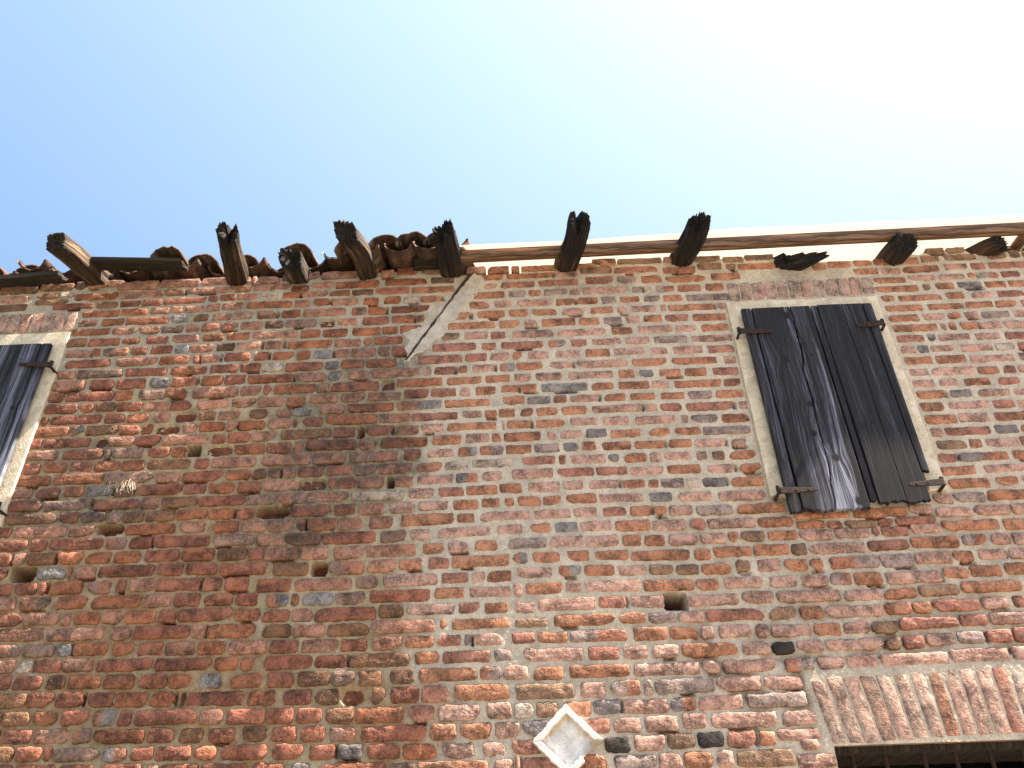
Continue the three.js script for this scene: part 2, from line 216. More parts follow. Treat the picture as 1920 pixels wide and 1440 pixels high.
[1970,2084,3814,3867,0],[2107,2314,3818,3867,1],[2329,2436,3815,3865,2],[2447,2531,3814,3863,1],[-2508,-2348,3740,3795,1],[-2319,-2118,3738,3793,2],[-2108,-2075,3734,3791,4],[-2065,-1917,3735,3792,4],
[-1891,-1781,3732,3789,2],[-1771,-1705,3730,3787,0],[-1696,-1629,3732,3789,11],[-1602,-1468,3729,3786,9],[-1455,-1302,3726,3785,0],[-1292,-1170,3724,3785,2],[-1158,-1111,3727,3789,2],[-1099,-847,3731,3790,2],
[-837,-745,3725,3782,1],[-723,-486,3729,3791,0],[-463,-321,3733,3789,0],[-301,-182,3735,3792,1],[-169,-122,3737,3789,0],[-109,73,3736,3788,0],[103,149,3736,3785,1],[172,281,3739,3787,1],
[298,400,3741,3791,7],[419,570,3734,3782,0],[610,711,3733,3782,0],[739,863,3735,3779,0],[876,1107,3729,3775,4],[1969,2123,3739,3793,0],[2134,2282,3742,3796,1],[2306,2488,3741,3793,0],
[-2499,-2410,3663,3724,2],[-2400,-2280,3667,3725,0],[-2265,-2154,3667,3725,2],[-2144,-2016,3664,3721,0],[-2007,-1889,3661,3721,0],[-1879,-1664,3661,3717,3],[-1641,-1570,3657,3716,2],[-1560,-1339,3655,3713,1],
[-1307,-1068,3655,3711,1],[-1053,-891,3657,3718,1],[-872,-635,3654,3712,4],[-602,-517,3654,3715,2],[-488,-353,3662,3714,1],[-333,-241,3662,3714,5],[-228,-114,3663,3716,4],[-101,24,3664,3716,0],
[37,161,3667,3714,4],[181,253,3667,3717,7],[273,341,3668,3720,0],[371,513,3665,3712,0],[530,676,3664,3712,0],[694,810,3664,3713,0],[823,971,3661,3707,1],[998,1075,3657,3705,1],
[1971,2030,3666,3716,1],[2040,2263,3669,3717,2],[2286,2397,3670,3720,7],[2411,2475,3672,3720,2],[-2504,-2340,3595,3650,0],[-2324,-2080,3597,3651,0],[-2066,-1833,3591,3648,4],[-1817,-1701,3589,3646,1],
[-1693,-1488,3586,3642,2],[-1473,-1351,3585,3641,0],[-1342,-1270,3585,3641,3],[-1257,-1205,3587,3639,1],[-1192,-1128,3584,3641,1],[-1118,-992,3586,3642,2],[-977,-856,3587,3643,2],[-843,-730,3583,3641,4],
[-720,-563,3583,3641,1],[-537,-413,3586,3638,0],[-401,-287,3589,3641,6],[-268,-70,3593,3643,6],[-24,138,3598,3647,2],[157,190,3596,3649,0],[209,383,3596,3646,1],[393,448,3595,3643,7],
[471,580,3591,3643,0],[596,651,3589,3641,1],[661,795,3592,3643,1],[822,873,3590,3640,1],[895,956,3586,3637,3],[979,1107,3585,3635,0],[1978,2120,3595,3644,3],[2134,2194,3595,3646,0],
[2216,2370,3598,3647,1],[2380,2449,3600,3651,2],[-2504,-2405,3527,3581,1],[-2388,-2275,3528,3582,2],[-2254,-2155,3528,3584,0],[-2144,-2014,3524,3577,5],[-2004,-1906,3516,3573,3],[-1894,-1674,3522,3576,2],
[-1662,-1557,3519,3573,2],[-1545,-1417,3514,3570,0],[-1403,-1287,3516,3572,2],[-1277,-1108,3514,3571,1],[-1098,-975,3514,3573,9],[-963,-927,3516,3574,2],[-914,-833,3514,3572,2],[-818,-698,3511,3570,1],
[-675,-648,3506,3565,11],[-638,-550,3509,3568,1],[-531,-357,3515,3567,1],[-344,-242,3517,3570,7],[-222,-123,3519,3574,1],[-74,124,3524,3579,1],[144,319,3526,3574,2],[329,481,3526,3574,2],
[491,654,3520,3568,1],[668,830,3520,3570,0],[861,991,3516,3565,1],[1014,1118,3515,3564,0],[1964,2052,3525,3573,2],[2064,2297,3526,3573,7],[2313,2412,3526,3576,0],[-2496,-2343,3456,3514,2],
[-2333,-2105,3456,3511,4],[-2087,-1868,3451,3503,2],[-1858,-1774,3447,3508,1],[-1764,-1585,3451,3506,3],[-1575,-1357,3448,3501,2],[-1347,-1210,3445,3501,4],[-1198,-1063,3443,3499,4],[-1055,-856,3445,3501,1],
[-846,-591,3443,3493,6],[-569,-451,3445,3496,1],[-426,-305,3446,3496,2],[-293,-146,3447,3498,0],[-134,-29,3449,3504,0],[0,155,3450,3505,1],[168,263,3456,3505,1],[289,431,3456,3504,1],
[450,557,3451,3499,0],[569,620,3447,3497,0],[630,742,3447,3497,4],[752,819,3445,3498,6],[829,937,3445,3494,7],[961,1117,3441,3493,0],[1959,2119,3457,3504,0],[2160,2384,3461,3504,1],
[-2491,-2245,3389,3442,3],[-2235,-2141,3386,3443,2],[-2131,-2011,3387,3438,4],[-2001,-1939,3379,3434,4],[-1929,-1829,3377,3434,3],[-1819,-1682,3377,3434,3],[-1669,-1525,3381,3435,0],[-1515,-1397,3376,3432,0],
[-1381,-1298,3370,3430,2],[-1288,-1138,3374,3430,10],[-1128,-935,3373,3429,2],[-920,-822,3372,3430,2],[-803,-683,3370,3428,1],[-657,-537,3371,3427,1],[-519,-380,3377,3426,1],[-355,-239,3373,3425,0],
[-220,-135,3378,3428,0],[-116,-66,3379,3429,0],[-50,57,3379,3430,0],[69,154,3379,3429,0],[173,320,3383,3434,0],[333,542,3380,3430,1],[567,673,3377,3425,5],[704,859,3376,3424,1],
[1974,2160,3388,3435,0],[2188,2295,3390,3437,0],[2313,2368,3392,3440,1],[-2515,-2441,3321,3377,2],[-2431,-2179,3318,3374,1],[-2169,-2045,3315,3370,1],[-2035,-1911,3320,3371,10],[-1901,-1663,3312,3365,0],
[-1642,-1522,3312,3369,1],[-1478,-1364,3307,3364,0],[-1342,-1237,3304,3359,1],[-1227,-1106,3301,3361,1],[-1088,-1047,3299,3361,2],[-1037,-906,3297,3359,0],[-896,-784,3296,3360,1],[-746,-640,3296,3358,1],
[-600,-351,3302,3360,0],[-335,-254,3304,3354,0],[-229,7,3308,3359,1],[23,193,3308,3359,1],[206,317,3310,3363,1],[342,453,3310,3360,2],[469,568,3307,3359,0],[580,639,3304,3357,0],
[649,759,3304,3356,1],[775,946,3301,3349,4],[891,1107,3369,3419,1],[1878,1962,3311,3364,1],[1972,2117,3314,3366,4],[2127,2343,3318,3368,0],[-2509,-2346,3250,3307,2],[-2331,-2251,3245,3304,2],
[-2240,-1989,3248,3304,2],[-1974,-1876,3242,3300,4],[-1862,-1759,3241,3301,2],[-1749,-1483,3241,3300,2],[-1465,-1276,3238,3293,4],[-1266,-1146,3228,3290,1],[-1134,-969,3226,3286,3],[-961,-713,3226,3285,2],
[-553,-457,3230,3284,1],[-421,-187,3235,3285,1],[-150,-33,3238,3289,1],[4,96,3238,3289,0],[118,222,3239,3289,5],[235,376,3237,3291,1],[394,556,3234,3288,0],[565,720,3230,3285,1],
[736,809,3230,3282,2],[819,1037,3232,3281,1],[966,1186,3300,3349,0],[1221,1468,3260,3308,0],[1489,1735,3257,3305,0],[1746,1856,3265,3313,1],[1866,2030,3243,3292,1],[2039,2200,3245,3295,1],
[2210,2323,3246,3299,1],[-2497,-2395,3178,3238,2],[-2385,-2326,3177,3239,1],[-2317,-2191,3176,3234,3],[-2179,-2060,3174,3234,0],[-2049,-1930,3174,3231,0],[-1912,-1793,3171,3229,0],[-1774,-1612,3172,3230,2],
[-1601,-1452,3169,3230,0],[-1437,-1302,3166,3227,3],[-1292,-1226,3161,3217,2],[-692,-574,3225,3284,4],[-376,-282,3161,3216,1],[-254,-151,3162,3216,0],[-102,74,3166,3219,4],[87,244,3166,3220,1],
[253,401,3162,3218,1],[420,504,3162,3215,0],[904,946,3164,3213,0],[959,1066,3162,3214,3],[1049,1207,3228,3278,0],[1079,1212,3163,3209,0],[1217,1348,3214,3254,0],[1360,1426,3208,3248,0],
[1438,1581,3204,3244,3],[1589,1658,3207,3247,0],[1670,1848,3211,3251,2],[1726,1863,3169,3215,1],[1873,2123,3174,3224,0],[2147,2282,3173,3225,0],[-2497,-2391,3106,3167,2],[-2373,-2265,3104,3164,11],
[-2255,-2121,3105,3162,5],[-2111,-2091,3105,3163,2],[-2081,-1981,3104,3162,1],[-1971,-1713,3104,3160,2],[-1702,-1585,3101,3160,2],[-1570,-1422,3099,3158,2],[-1412,-1204,3091,3150,2],[-1216,-1060,3155,3215,1],
[-1050,-925,3153,3213,1],[-898,-761,3149,3214,1],[-751,-522,3153,3214,1],[-489,-394,3158,3211,0],[-86,-16,3094,3146,7],[8,131,3095,3147,0],[164,263,3095,3147,0],[287,440,3095,3143,0],
[520,610,3157,3211,0],[629,761,3156,3210,1],[776,890,3160,3209,1],[823,994,3092,3141,0],[1004,1160,3092,3144,0],[1222,1372,3158,3208,1],[1382,1535,3161,3207,1],[1511,1696,3092,3142,2],
[1548,1580,3161,3206,2],[1590,1716,3161,3206,2],[1706,1918,3096,3150,0],[1936,2044,3101,3154,4],[2064,2153,3102,3155,1],[2163,2260,3098,3154,1],[-2460,-2344,3036,3093,2],[-2334,-2231,3036,3093,2],
[-2223,-2189,3035,3094,2],[-2171,-2024,3032,3093,0],[-2003,-1896,3028,3089,4],[-1871,-1826,3031,3093,2],[-1811,-1697,3030,3092,1],[-1687,-1489,3028,3088,2],[-1476,-1394,3021,3083,2],[-1376,-1270,3018,3080,2],
[-1167,-1008,3080,3142,3],[-996,-927,3077,3140,10],[-917,-757,3075,3138,4],[-742,-612,3079,3140,1],[-598,-495,3086,3138,0],[-462,-368,3085,3139,2],[-357,-98,3085,3142,0],[-66,91,3022,3075,1],
[121,222,3025,3076,5],[234,370,3024,3076,0],[450,713,3087,3137,0],[734,806,3081,3134,0],[909,970,3019,3073,3],[1170,1240,3087,3141,3],[1250,1501,3089,3139,1],[1703,1865,3022,3077,1],
[1875,1960,3023,3076,0],[1980,2101,3033,3082,1],[2121,2236,3029,3079,1],[-2412,-2309,2965,3025,1],[-2288,-2152,2964,3024,4],[-2122,-1989,2962,3021,0],[-1960,-1740,2957,3017,0],[-1732,-1604,2955,3017,1],
[-1594,-1475,2955,3017,2],[-1454,-1330,2952,3007,0],[-1320,-1217,2947,3005,2],[-1234,-1080,3006,3069,2],[-1060,-805,3006,3063,1],[-781,-689,3007,3064,4],[-663,-421,3011,3068,1],[-400,-281,3014,3063,2],
[-269,-207,3012,3065,1],[-198,-88,3012,3066,0],[146,217,2948,3006,1],[229,477,2949,3002,1],[385,512,3021,3068,1],[521,630,3019,3067,3],[644,744,3015,3063,3],[757,886,3013,3062,0],
[1003,1108,3016,3073,1],[1120,1228,3014,3068,0],[1238,1293,3014,3067,0],[1326,1541,3016,3070,4],[1551,1693,3013,3073,4],[1804,1911,2953,3003,0],[1921,2055,2954,3004,0],[2070,2195,2959,3010,0],
[-2471,-2258,2895,2953,2],[-2248,-2089,2894,2951,1],[-2076,-2037,2886,2947,1],[-2020,-1907,2887,2946,0],[-1897,-1804,2885,2944,1],[-1794,-1658,2884,2944,0],[-1643,-1569,2882,2941,2],[-1559,-1319,2884,2941,2],
[-1309,-1197,2877,2936,0],[-1175,-1080,2935,2995,5],[-1068,-1036,2937,2994,3],[-1016,-882,2938,2995,5],[-873,-740,2934,2994,4],[-720,-451,2940,2996,2],[-431,-301,2946,2995,0],[-278,-94,2944,2993,1],
[-84,-45,2937,3001,1],[-30,134,2946,3003,0],[489,713,2945,2996,0],[722,817,2940,2991,0],[845,1013,2946,2994,1],[1043,1161,2942,2995,1],[1185,1300,2941,2994,1],[1310,1401,2940,2997,4],
[1411,1531,2937,2995,0],[1552,1786,2935,2990,1],[1857,2117,2883,2934,0],[-2353,-2136,2825,2883,1],[-2122,-1870,2819,2874,1],[-1842,-1750,2813,2872,1],[-1740,-1493,2813,2871,2],[-1485,-1426,2809,2871,1],
[-1416,-1207,2806,2866,0],[-1187,-1067,2869,2924,2],[-1057,-963,2867,2926,1],[-954,-690,2863,2923,2],[-674,-566,2869,2928,3],[-548,-341,2876,2925,1],[-324,-234,2874,2925,2],[-210,-106,2870,2921,0],
[-80,13,2863,2918,1],[23,274,2872,2927,1],[287,405,2876,2930,2],[425,573,2873,2926,1],[583,660,2870,2923,12],[670,894,2872,2921,1],[911,1046,2875,2927,1],[1061,1337,2872,2921,1],
[1351,1511,2868,2918,1],[1521,1660,2870,2916,0],[1670,1844,2876,2923,3],[1921,2029,2812,2863,1],[2054,2137,2813,2864,2],[-2340,-2216,2756,2814,4],[-2206,-2068,2753,2808,4],[-2058,-1993,2752,2807,5],
[-1983,-1836,2752,2808,0],[-1815,-1722,2744,2802,0],[-1705,-1595,2743,2802,2],[-1585,-1456,2740,2798,1],[-1446,-1326,2737,2795,0],[-1173,-1050,2802,2858,3],[-1040,-902,2798,2852,1],[-892,-711,2796,2851,3],
[-701,-427,2799,2858,1],[-404,-378,2807,2857,0],[-352,-102,2804,2851,0],[-82,59,2802,2844,3],[85,351,2803,2853,0],[369,483,2805,2854,0],[493,614,2804,2851,4],[624,736,2803,2851,1],
[746,988,2802,2853,2],[1014,1127,2798,2853,3],[1144,1241,2795,2851,0],[1251,1500,2796,2849,1],[1508,1616,2801,2851,0],[1626,1701,2801,2851,0],[1711,1911,2808,2857,2],[1804,1919,2741,2789,2],
[1933,2109,2744,2793,1],[-2369,-2220,2689,2745,1],[-2210,-2146,2686,2742,6],[-2136,-2018,2686,2741,2],[-2008,-1884,2685,2741,1],[-1864,-1623,2679,2732,2],[-1613,-1374,2673,2726,2],[-1317,-1150,2732,2790,1],
[-1133,-1010,2732,2787,2],[-993,-840,2732,2785,1],[-830,-715,2729,2783,2],[-693,-564,2730,2788,1],[-550,-430,2734,2784,0],[-419,-314,2734,2785,2],[-299,-269,2733,2784,4],[-259,-137,2735,2785,1],
[-95,2,2734,2783,2],[16,144,2733,2782,0],[153,395,2732,2784,4],[424,568,2729,2785,0],[578,701,2730,2784,0],[712,765,2729,2783,1],[783,922,2729,2783,1],[943,996,2728,2782,1],
[1006,1175,2724,2776,1],[1185,1300,2725,2775,0],[1311,1421,2727,2777,1],[1431,1540,2723,2774,3],[1549,1794,2737,2782,2],[2004,2089,2669,2725,2],[-2317,-2216,2618,2678,2],[-2204,-2084,2616,2675,2],
[-2060,-1976,2613,2674,3],[-1966,-1828,2612,2668,0],[-1817,-1686,2606,2666,0],[-1664,-1547,2603,2662,2],[-1536,-1446,2601,2660,0],[-1412,-1316,2596,2656,5],[-1357,-1260,2667,2721,0],[-1248,-1191,2664,2720,0],
[-1147,-942,2663,2721,2],[-931,-795,2662,2718,2],[-785,-530,2660,2717,3],[-507,-403,2665,2715,0],[-389,-186,2664,2714,2],[-172,-94,2665,2716,4],[-49,203,2657,2713,1],[223,351,2655,2711,2],
[371,474,2654,2710,1],[491,602,2653,2709,1],[617,853,2656,2709,0],[871,987,2656,2709,1],[997,1086,2653,2705,8],[1101,1207,2653,2705,1],[1217,1462,2658,2704,1],[1472,1533,2656,2703,3],
[1543,1631,2657,2710,2],[1641,1758,2664,2715,1],[1768,1881,2667,2718,4],[1891,1994,2667,2720,2],[-2291,-2126,2545,2605,3],[-2118,-2009,2542,2602,2],[-1999,-1885,2540,2601,2],[-1862,-1756,2535,2595,2],
[-1746,-1614,2530,2591,0],[-1604,-1501,2529,2590,0],[-1487,-1456,2527,2588,9],[-1276,-1152,2593,2653,0],[-1122,-1012,2590,2652,2],[-996,-861,2590,2651,3],[-853,-758,2586,2648,4],[-741,-643,2584,2648,3],
[-607,-510,2585,2649,3],[-488,-242,2590,2645,0],[-232,-145,2590,2644,4],[-132,-32,2588,2644,1],[-10,114,2580,2637,0],[140,388,2583,2636,0],[408,681,2584,2634,1],[691,763,2585,2637,1],
[780,998,2583,2636,1],[1032,1152,2580,2634,4],[1167,1277,2579,2634,1],[1287,1416,2582,2637,1],[1427,1703,2586,2637,1],[1713,1953,2589,2645,1],[1967,2058,2592,2648,1],[-2322,-2204,2474,2534,2],
[-2194,-2088,2472,2531,3],[-2076,-1976,2470,2529,0],[-1954,-1845,2467,2527,2],[-1821,-1728,2459,2524,5],[-1718,-1662,2457,2519,2],[-1649,-1392,2457,2514,2],[-1448,-1210,2525,2582,2],[-1197,-1080,2519,2579,0],
[-1047,-928,2516,2579,2],[-914,-817,2512,2575,3],[-804,-715,2509,2573,9],[-677,-624,2509,2573,3],[-603,-484,2509,2574,2],[-473,-363,2508,2575,2],[-336,-111,2509,2573,0],[-84,156,2506,2565,3],
[181,282,2506,2568,1],[304,427,2506,2568,4],[440,479,2504,2566,4],[489,732,2509,2569,4],[742,921,2511,2568,1],[931,1086,2509,2565,1],[-2324,-2191,2405,2463,2],[-2180,-2056,2403,2459,2],
[-2046,-1908,2400,2456,1],[-1886,-1812,2395,2454,4],[-1802,-1588,2389,2445,0],[-1579,-1470,2388,2446,2],[-1381,-1287,2452,2511,1],[-1268,-1111,2449,2508,2],[-1101,-996,2445,2505,2],[-982,-878,2443,2501,2],
[-862,-751,2437,2498,3],[-741,-544,2434,2497,0],[-525,-419,2434,2497,2],[-400,-232,2433,2497,1],[-202,-104,2434,2498,1],[-94,-16,2435,2495,6],[-2,87,2434,2494,3],[109,218,2434,2494,0],
[228,339,2437,2495,7],[349,531,2436,2493,1],[540,644,2439,2497,7],[653,837,2440,2497,1],[851,1088,2442,2498,4],[-2246,-2112,2337,2392,3],[-2102,-1997,2334,2389,2],[-1989,-1954,2332,2388,2],
[-1945,-1755,2327,2378,4],[-1745,-1650,2323,2376,5],[-1631,-1539,2323,2376,2],[-1529,-1387,2319,2373,2],[-1448,-1353,2384,2441,3],[-1331,-1222,2381,2438,0],[-1193,-1098,2380,2438,3],[-1074,-974,2378,2434,2],
[-958,-858,2373,2432,2],[-838,-733,2369,2426,4],[-712,-451,2364,2423,2],[-433,-328,2362,2422,0],[-312,-189,2363,2422,0],[-173,-72,2362,2423,1],[-62,72,2363,2423,7],[184,288,2362,2423,2],
[305,413,2366,2425,1],[429,559,2366,2422,1],[582,674,2370,2428,1],[694,957,2369,2428,1],[973,1112,2369,2428,1],[-2195,-2097,2265,2326,2],[-2087,-1925,2262,2321,2],[-1910,-1764,2257,2316,2],
[-1743,-1577,2253,2312,2],[-1562,-1508,2250,2308,1],[-1498,-1348,2247,2306,0],[-1377,-1289,2317,2370,0],[-1265,-1085,2313,2369,2],[-1075,-1070,2304,2368,3],[-1060,-939,2309,2367,2],[-912,-810,2302,2358,2],
[-800,-701,2301,2357,7],[-680,-550,2299,2353,2],[-540,-407,2294,2351,0],[-380,-254,2293,2349,1],[-222,-132,2295,2351,1],[-106,26,2296,2351,2],[260,359,2292,2351,8],[379,501,2296,2353,1],
[511,617,2299,2355,3],[627,732,2298,2358,8],[742,858,2295,2356,2],[871,934,2301,2353,0],[947,1111,2314,2358,1],[1028,1100,2276,2317,1],[-1338,-1152,2243,2302,2],[-1136,-1004,2235,2298,2],
[-983,-904,2234,2297,7],[-872,-599,2229,2288,2],[-588,-488,2226,2283,4],[-478,-201,2224,2282,0],[-175,-105,2221,2283,1],[-95,-76,2231,2295,2],[-66,70,2228,2285,2],[148,262,2226,2290,0],
[291,458,2223,2281,4],[468,558,2225,2285,1],[566,677,2226,2287,0],[693,759,2225,2287,1],[769,993,2222,2284,3],[1003,1149,2212,2265,1],
];
const KINDS = 'oprkmgwdDRQHZ';
const OPEN = [[1.216, 1.864, 3.4, 4.488], [-3.232, -2.584, 3.4, 4.456], [1.152, 2.152, 1.248, 2.288]];
const TOPS = [[-4.5, 4.9], [-2.83, 4.9], [-2.3, 4.908], [-0.45, 4.915], [-0.4, 4.87], [-0.28, 4.852], [0, 4.855], [0.03, 4.885], [0.35, 4.9], [1.455, 4.9], [1.47, 4.85], [2.02, 4.835], [2.2, 4.87], [2.54, 4.895], [2.57, 4.855], [4.5, 4.855]];
const topAt = (u) => { let i = 0; while (i < TOPS.length - 2 && TOPS[i + 1][0] < u) i++; const [a, b] = [TOPS[i], TOPS[i + 1]]; return mix(a[1], b[1], clamp((u - a[0]) / (b[0] - a[0]))) + 0.006 * vn(u * 22, 3, 5); };
// how far the joints are filled: 1 repointed flush, 0 washed out
const pointing = (u, v) => {
  const n = 0.18 * fbm(u * 3, v * 3, 2, 3);
  let p = sst(-0.8, -0.35, u + n - (3.6 - v) * 0.12) * sst(2.35, 3.0, v + n);
  p = Math.max(p, 0.75 * sst(4.05, 4.5, v + n) * sst(4.86, 4.78, v));
  const under = sst(0.35, 0.05, Math.hypot((u - 1.55) / 1.15, (v - 2.98) / 0.62) - 0.75 + n);   // loose brickwork below the window
  const flat = sst(1.08, 1.13, u + n * 0.1) * sst(2.26, 2.2, u) * sst(2.24, 2.28, v) * sst(2.66, 2.57, v + n * 0.15);                      // the flat arch is smeared over with mortar
  return Math.max(flat, clamp(0.28 + 0.72 * p) * (1 - 0.75 * under));
};
const unrepaired = (u, v) => sst(-0.35, -0.75, u + 0.2 * fbm(u * 5, v * 5, 9, 3));
// patches of black growth on the old brickwork: [u, v, half width, half height, strength]
const STAINS = [[-0.72, 4.2, 0.26, 0.28, 0.9], [-0.98, 4.0, 0.34, 0.26, 0.85], [-0.9, 3.68, 0.46, 0.3, 0.95], [-1.0, 3.4, 0.42, 0.26, 0.9], [-2.12, 3.52, 0.4, 0.16, 0.95], [-2.2, 3.75, 0.3, 0.1, 0.6], [-1.65, 4.62, 0.5, 0.12, 0.25], [0.35, 4.75, 0.35, 0.12, 0.35], [1.5, 4.68, 0.12, 0.16, 0.5]];
const stain = (u, v) => { let s = 0; const n = 0.55 * fbm(u * 5, v * 7, 21, 4) + 0.35 * fbm(u * 22, v * 22, 23, 3); for (const [a, b, w, h, k] of STAINS) { const d = Math.hypot((u - a) / w, (v - b) / h); if (d < 1.8) s = Math.max(s, k * sst(1.15, 0.45, d - n * 0.9)); } return clamp(s * (0.75 + 0.8 * fbm(u * 60, v * 60, 25, 2))); };
// rusty clay washed down over the joints: [u, v, half width, half height]
const WASH = [[-1.85, 2.75, 0.55, 0.5], [-1.45, 3.3, 0.45, 0.35], [-1.3, 2.5, 0.5, 0.3], [-2.2, 3.1, 0.3, 0.3], [-0.6, 2.45, 0.4, 0.2]];
const wash = (u, v) => { let s = 0; const n = 0.5 * fbm(u * 4, v * 5, 51, 4) + 0.4 * fbm(u * 18, v * 18, 53, 3); for (const [a, b, w, h] of WASH) { const d = Math.hypot((u - a) / w, (v - b) / h); if (d < 1.9) s = Math.max(s, sst(1.1, 0.5, d - n)); } return clamp(s * (0.7 + 0.9 * fbm(u * 50, v * 50, 55, 2))); };
const holes = BRICKS.filter((b) => b[4] >= 9).map(([a, b, c, d, k]) => ({ a: a / 1000 - (k === 12 ? 0.008 : 0), b: b / 1000 + (k === 12 ? 0.008 : 0), c: c / 1000 - (k === 12 ? 0.012 : 0), d: d / 1000 + (k === 12 ? 0.01 : 0), depth: [0.03, 0.085, 0.2, 0.24][k - 9] }));
for (const [a, b, c, d, k] of BRICKS) if (k < 9 && rnd() < 0.16) {   // joints that have opened beside a brick
  const f = rnd(), w = (b - a) / 1000;
  if (f < 0.6) { const l = a / 1000 + R(0, w * 0.4); holes.push({ a: l, b: Math.min(b / 1000, l + R(0.04, 0.13)), c: c / 1000 - 0.0125, d: c / 1000 + 0.004, depth: 0.04 }); }
  else holes.push({ a: b / 1000 - 0.004, b: b / 1000 + 0.0115, c: c / 1000 + 0.004, d: d / 1000 - 0.004, depth: 0.04 });
}

const wallMain = {};
{
  const us = [], vs = [];
  for (let u = -4.4; u < -3.16; u += 0.05) us.push(u);
  for (let u = -3.16; u < 3.08; u += 0.008) us.push(u);
  for (let u = 3.08; u <= 4.41; u += 0.05) us.push(u);
  for (let v = 0; v < 2.08; v += 0.04) vs.push(v);
  for (let v = 2.08; v < 4.6; v += 0.008) vs.push(v);
  const nTop = 40, vTop0 = 4.6, nLow = vs.length;
  for (let k = 0; k <= nTop; k++) vs.push(vTop0);
  const snap = (arr, x, n) => { let b = 0; for (let i = 0; i < n; i++) if (Math.abs(arr[i] - x) < Math.abs(arr[b] - x)) b = i; arr[b] = x; };
  for (const o of OPEN) { snap(us, o[0], us.length); snap(us, o[1], us.length); snap(vs, o[2], nLow); snap(vs, o[3], nLow); }
  const nu = us.length, nv = vs.length, P = new Float32Array(nu * nv * 3), U = new Float32Array(nu * nv * 2), C = new Float32Array(nu * nv * 3), I = [];
  const cRight = S(202, 192, 175), cLeft = S(180, 164, 136), cTop = S(178, 171, 154), cStain = S(92, 88, 80), cPale = S(206, 198, 184), cBrick = S(158, 108, 80), cWash = S(150, 112, 76);
  for (let j = 0; j < nv; j++) for (let i = 0; i < nu; i++) {
    let inHole = false; const u = us[i], v = j < nLow ? vs[j] : mix(vTop0, topAt(u), (j - nLow) / nTop), p = pointing(u, v);
    let z = mix(-0.012, -0.001, p) - 0.022 * sst(0.3, 0.1, p) * sst(-0.15, 0.1, fbm(u * 7, v * 7, 14, 2)) + (0.0011 + 0.003 * (1 - p)) * fbm(u * 26, v * 30, 1, 4) * 2 + 0.0009 * vn(u * 90, v * 90, 3) + 0.008 * fbm(u * 1.1, v * 1.1, 6, 2);
    for (const h of holes) if (u > h.a - 0.01 && u < h.b + 0.01 && v > h.c - 0.01 && v < h.d + 0.01) {
      const fx = Math.abs((u - (h.a + h.b) / 2) / ((h.b - h.a) / 2)), fy = Math.abs((v - (h.c + h.d) / 2) / ((h.d - h.c) / 2));
      const ex = h.depth > 0.15 ? 9 : 3.2, e = Math.pow(Math.pow(fx, ex) + Math.pow(fy, ex), 1 / ex) + (h.depth > 0.15 ? 0.02 : 0.08) * vn(u * 60, v * 60, 8); if (e < 1 && h.depth > 0.06) inHole = true;
      z = mix(z, -h.depth + 0.006 * vn(u * 60, v * 60, 9), sst(1.04, 0.95, e));
    }
    const l = unrepaired(u, v), top = sst(4.0, 4.4, v + 0.2 * fbm(u * 4, v * 4, 31, 2));
    let c = mix3(cRight, mix3(cLeft, cTop, top), l);
    c = mix3(c, cPale, 0.5 * sst(0.28, 0.5, fbm(u * 9, v * 9, 12, 4)));
    c = mix3(c, [c[0] * 0.72, c[1] * 0.66, c[2] * 0.56], sst(0.1, 0.5, fbm(u * 14, v * 14, 44, 4)) * (0.12 + 0.7 * l));
    c = mix3(c, cWash, wash(u, v) * 0.7);
    c = mix3(c, cStain, stain(u, v) * 0.8);
    if (inHole) c = cBrick;
    const k = j * nu + i; P[k * 3] = u; P[k * 3 + 1] = v; P[k * 3 + 2] = z; U[k * 2] = u; U[k * 2 + 1] = v; C.set(c, k * 3);
  }
  for (let j = 0; j < nv - 1; j++) for (let i = 0; i < nu - 1; i++) {
    const u = (us[i] + us[i + 1]) / 2, v = j < nLow - 1 ? (vs[j] + vs[j + 1]) / 2 : 4.7;
    if (OPEN.some((o) => u > o[0] && u < o[1] && v > o[2] && v < o[3])) continue;
    if (j === nLow - 1) { /* the strip between the two grids */ }
    const a = j * nu + i; I.push(a, a + 1, a + nu, a + 1, a + nu + 1, a + nu);
  }
  const front = geoFrom(P, U, C, I);
  // masonry behind the face, with the reveals of the openings and a ragged top
  const core = [], cc = S(150, 120, 92), zb = -0.36, zf = -0.262, T = 4.82;
  const cuts = [-4.4, -3.232, -2.584, 1.152, 2.152, 4.4];
  core.push(box(-4.4, -3.233, 0, T, zb, zf, cc), box(-3.233, -2.583, 0, 3.399, zb, zf, cc), box(-3.233, -2.583, 4.457, T, zb, zf, cc), box(-2.583, 1.151, 0, T, zb, zf, cc));
  core.push(box(1.151, 2.153, 0, 1.247, zb, zf, cc), box(1.151, 2.153, 2.289, 3.399, zb, zf, cc), box(1.151, 2.153, 4.489, T, zb, zf, cc), box(1.151, 1.215, 3.399, 4.489, zb, zf, cc), box(1.865, 2.153, 3.399, 4.489, zb, zf, cc), box(2.153, 4.4, 0, T, zb, zf, cc));
  for (const o of OPEN) core.push(box(o[0] - 0.04, o[0] - 0.001, o[2] - 0.04, o[3] + 0.04, zf - 0.002, -0.022, cc), box(o[1] + 0.001, o[1] + 0.04, o[2] - 0.04, o[3] + 0.04, zf - 0.002, -0.022, cc), box(o[0], o[1], o[3] + 0.001, o[3] + 0.04, zf - 0.002, -0.022, cc), box(o[0], o[1], o[2] - 0.04, o[2] - 0.001, zf - 0.002, -0.022, cc));
  const capP = [], capU = [], capC = [], capI = [];
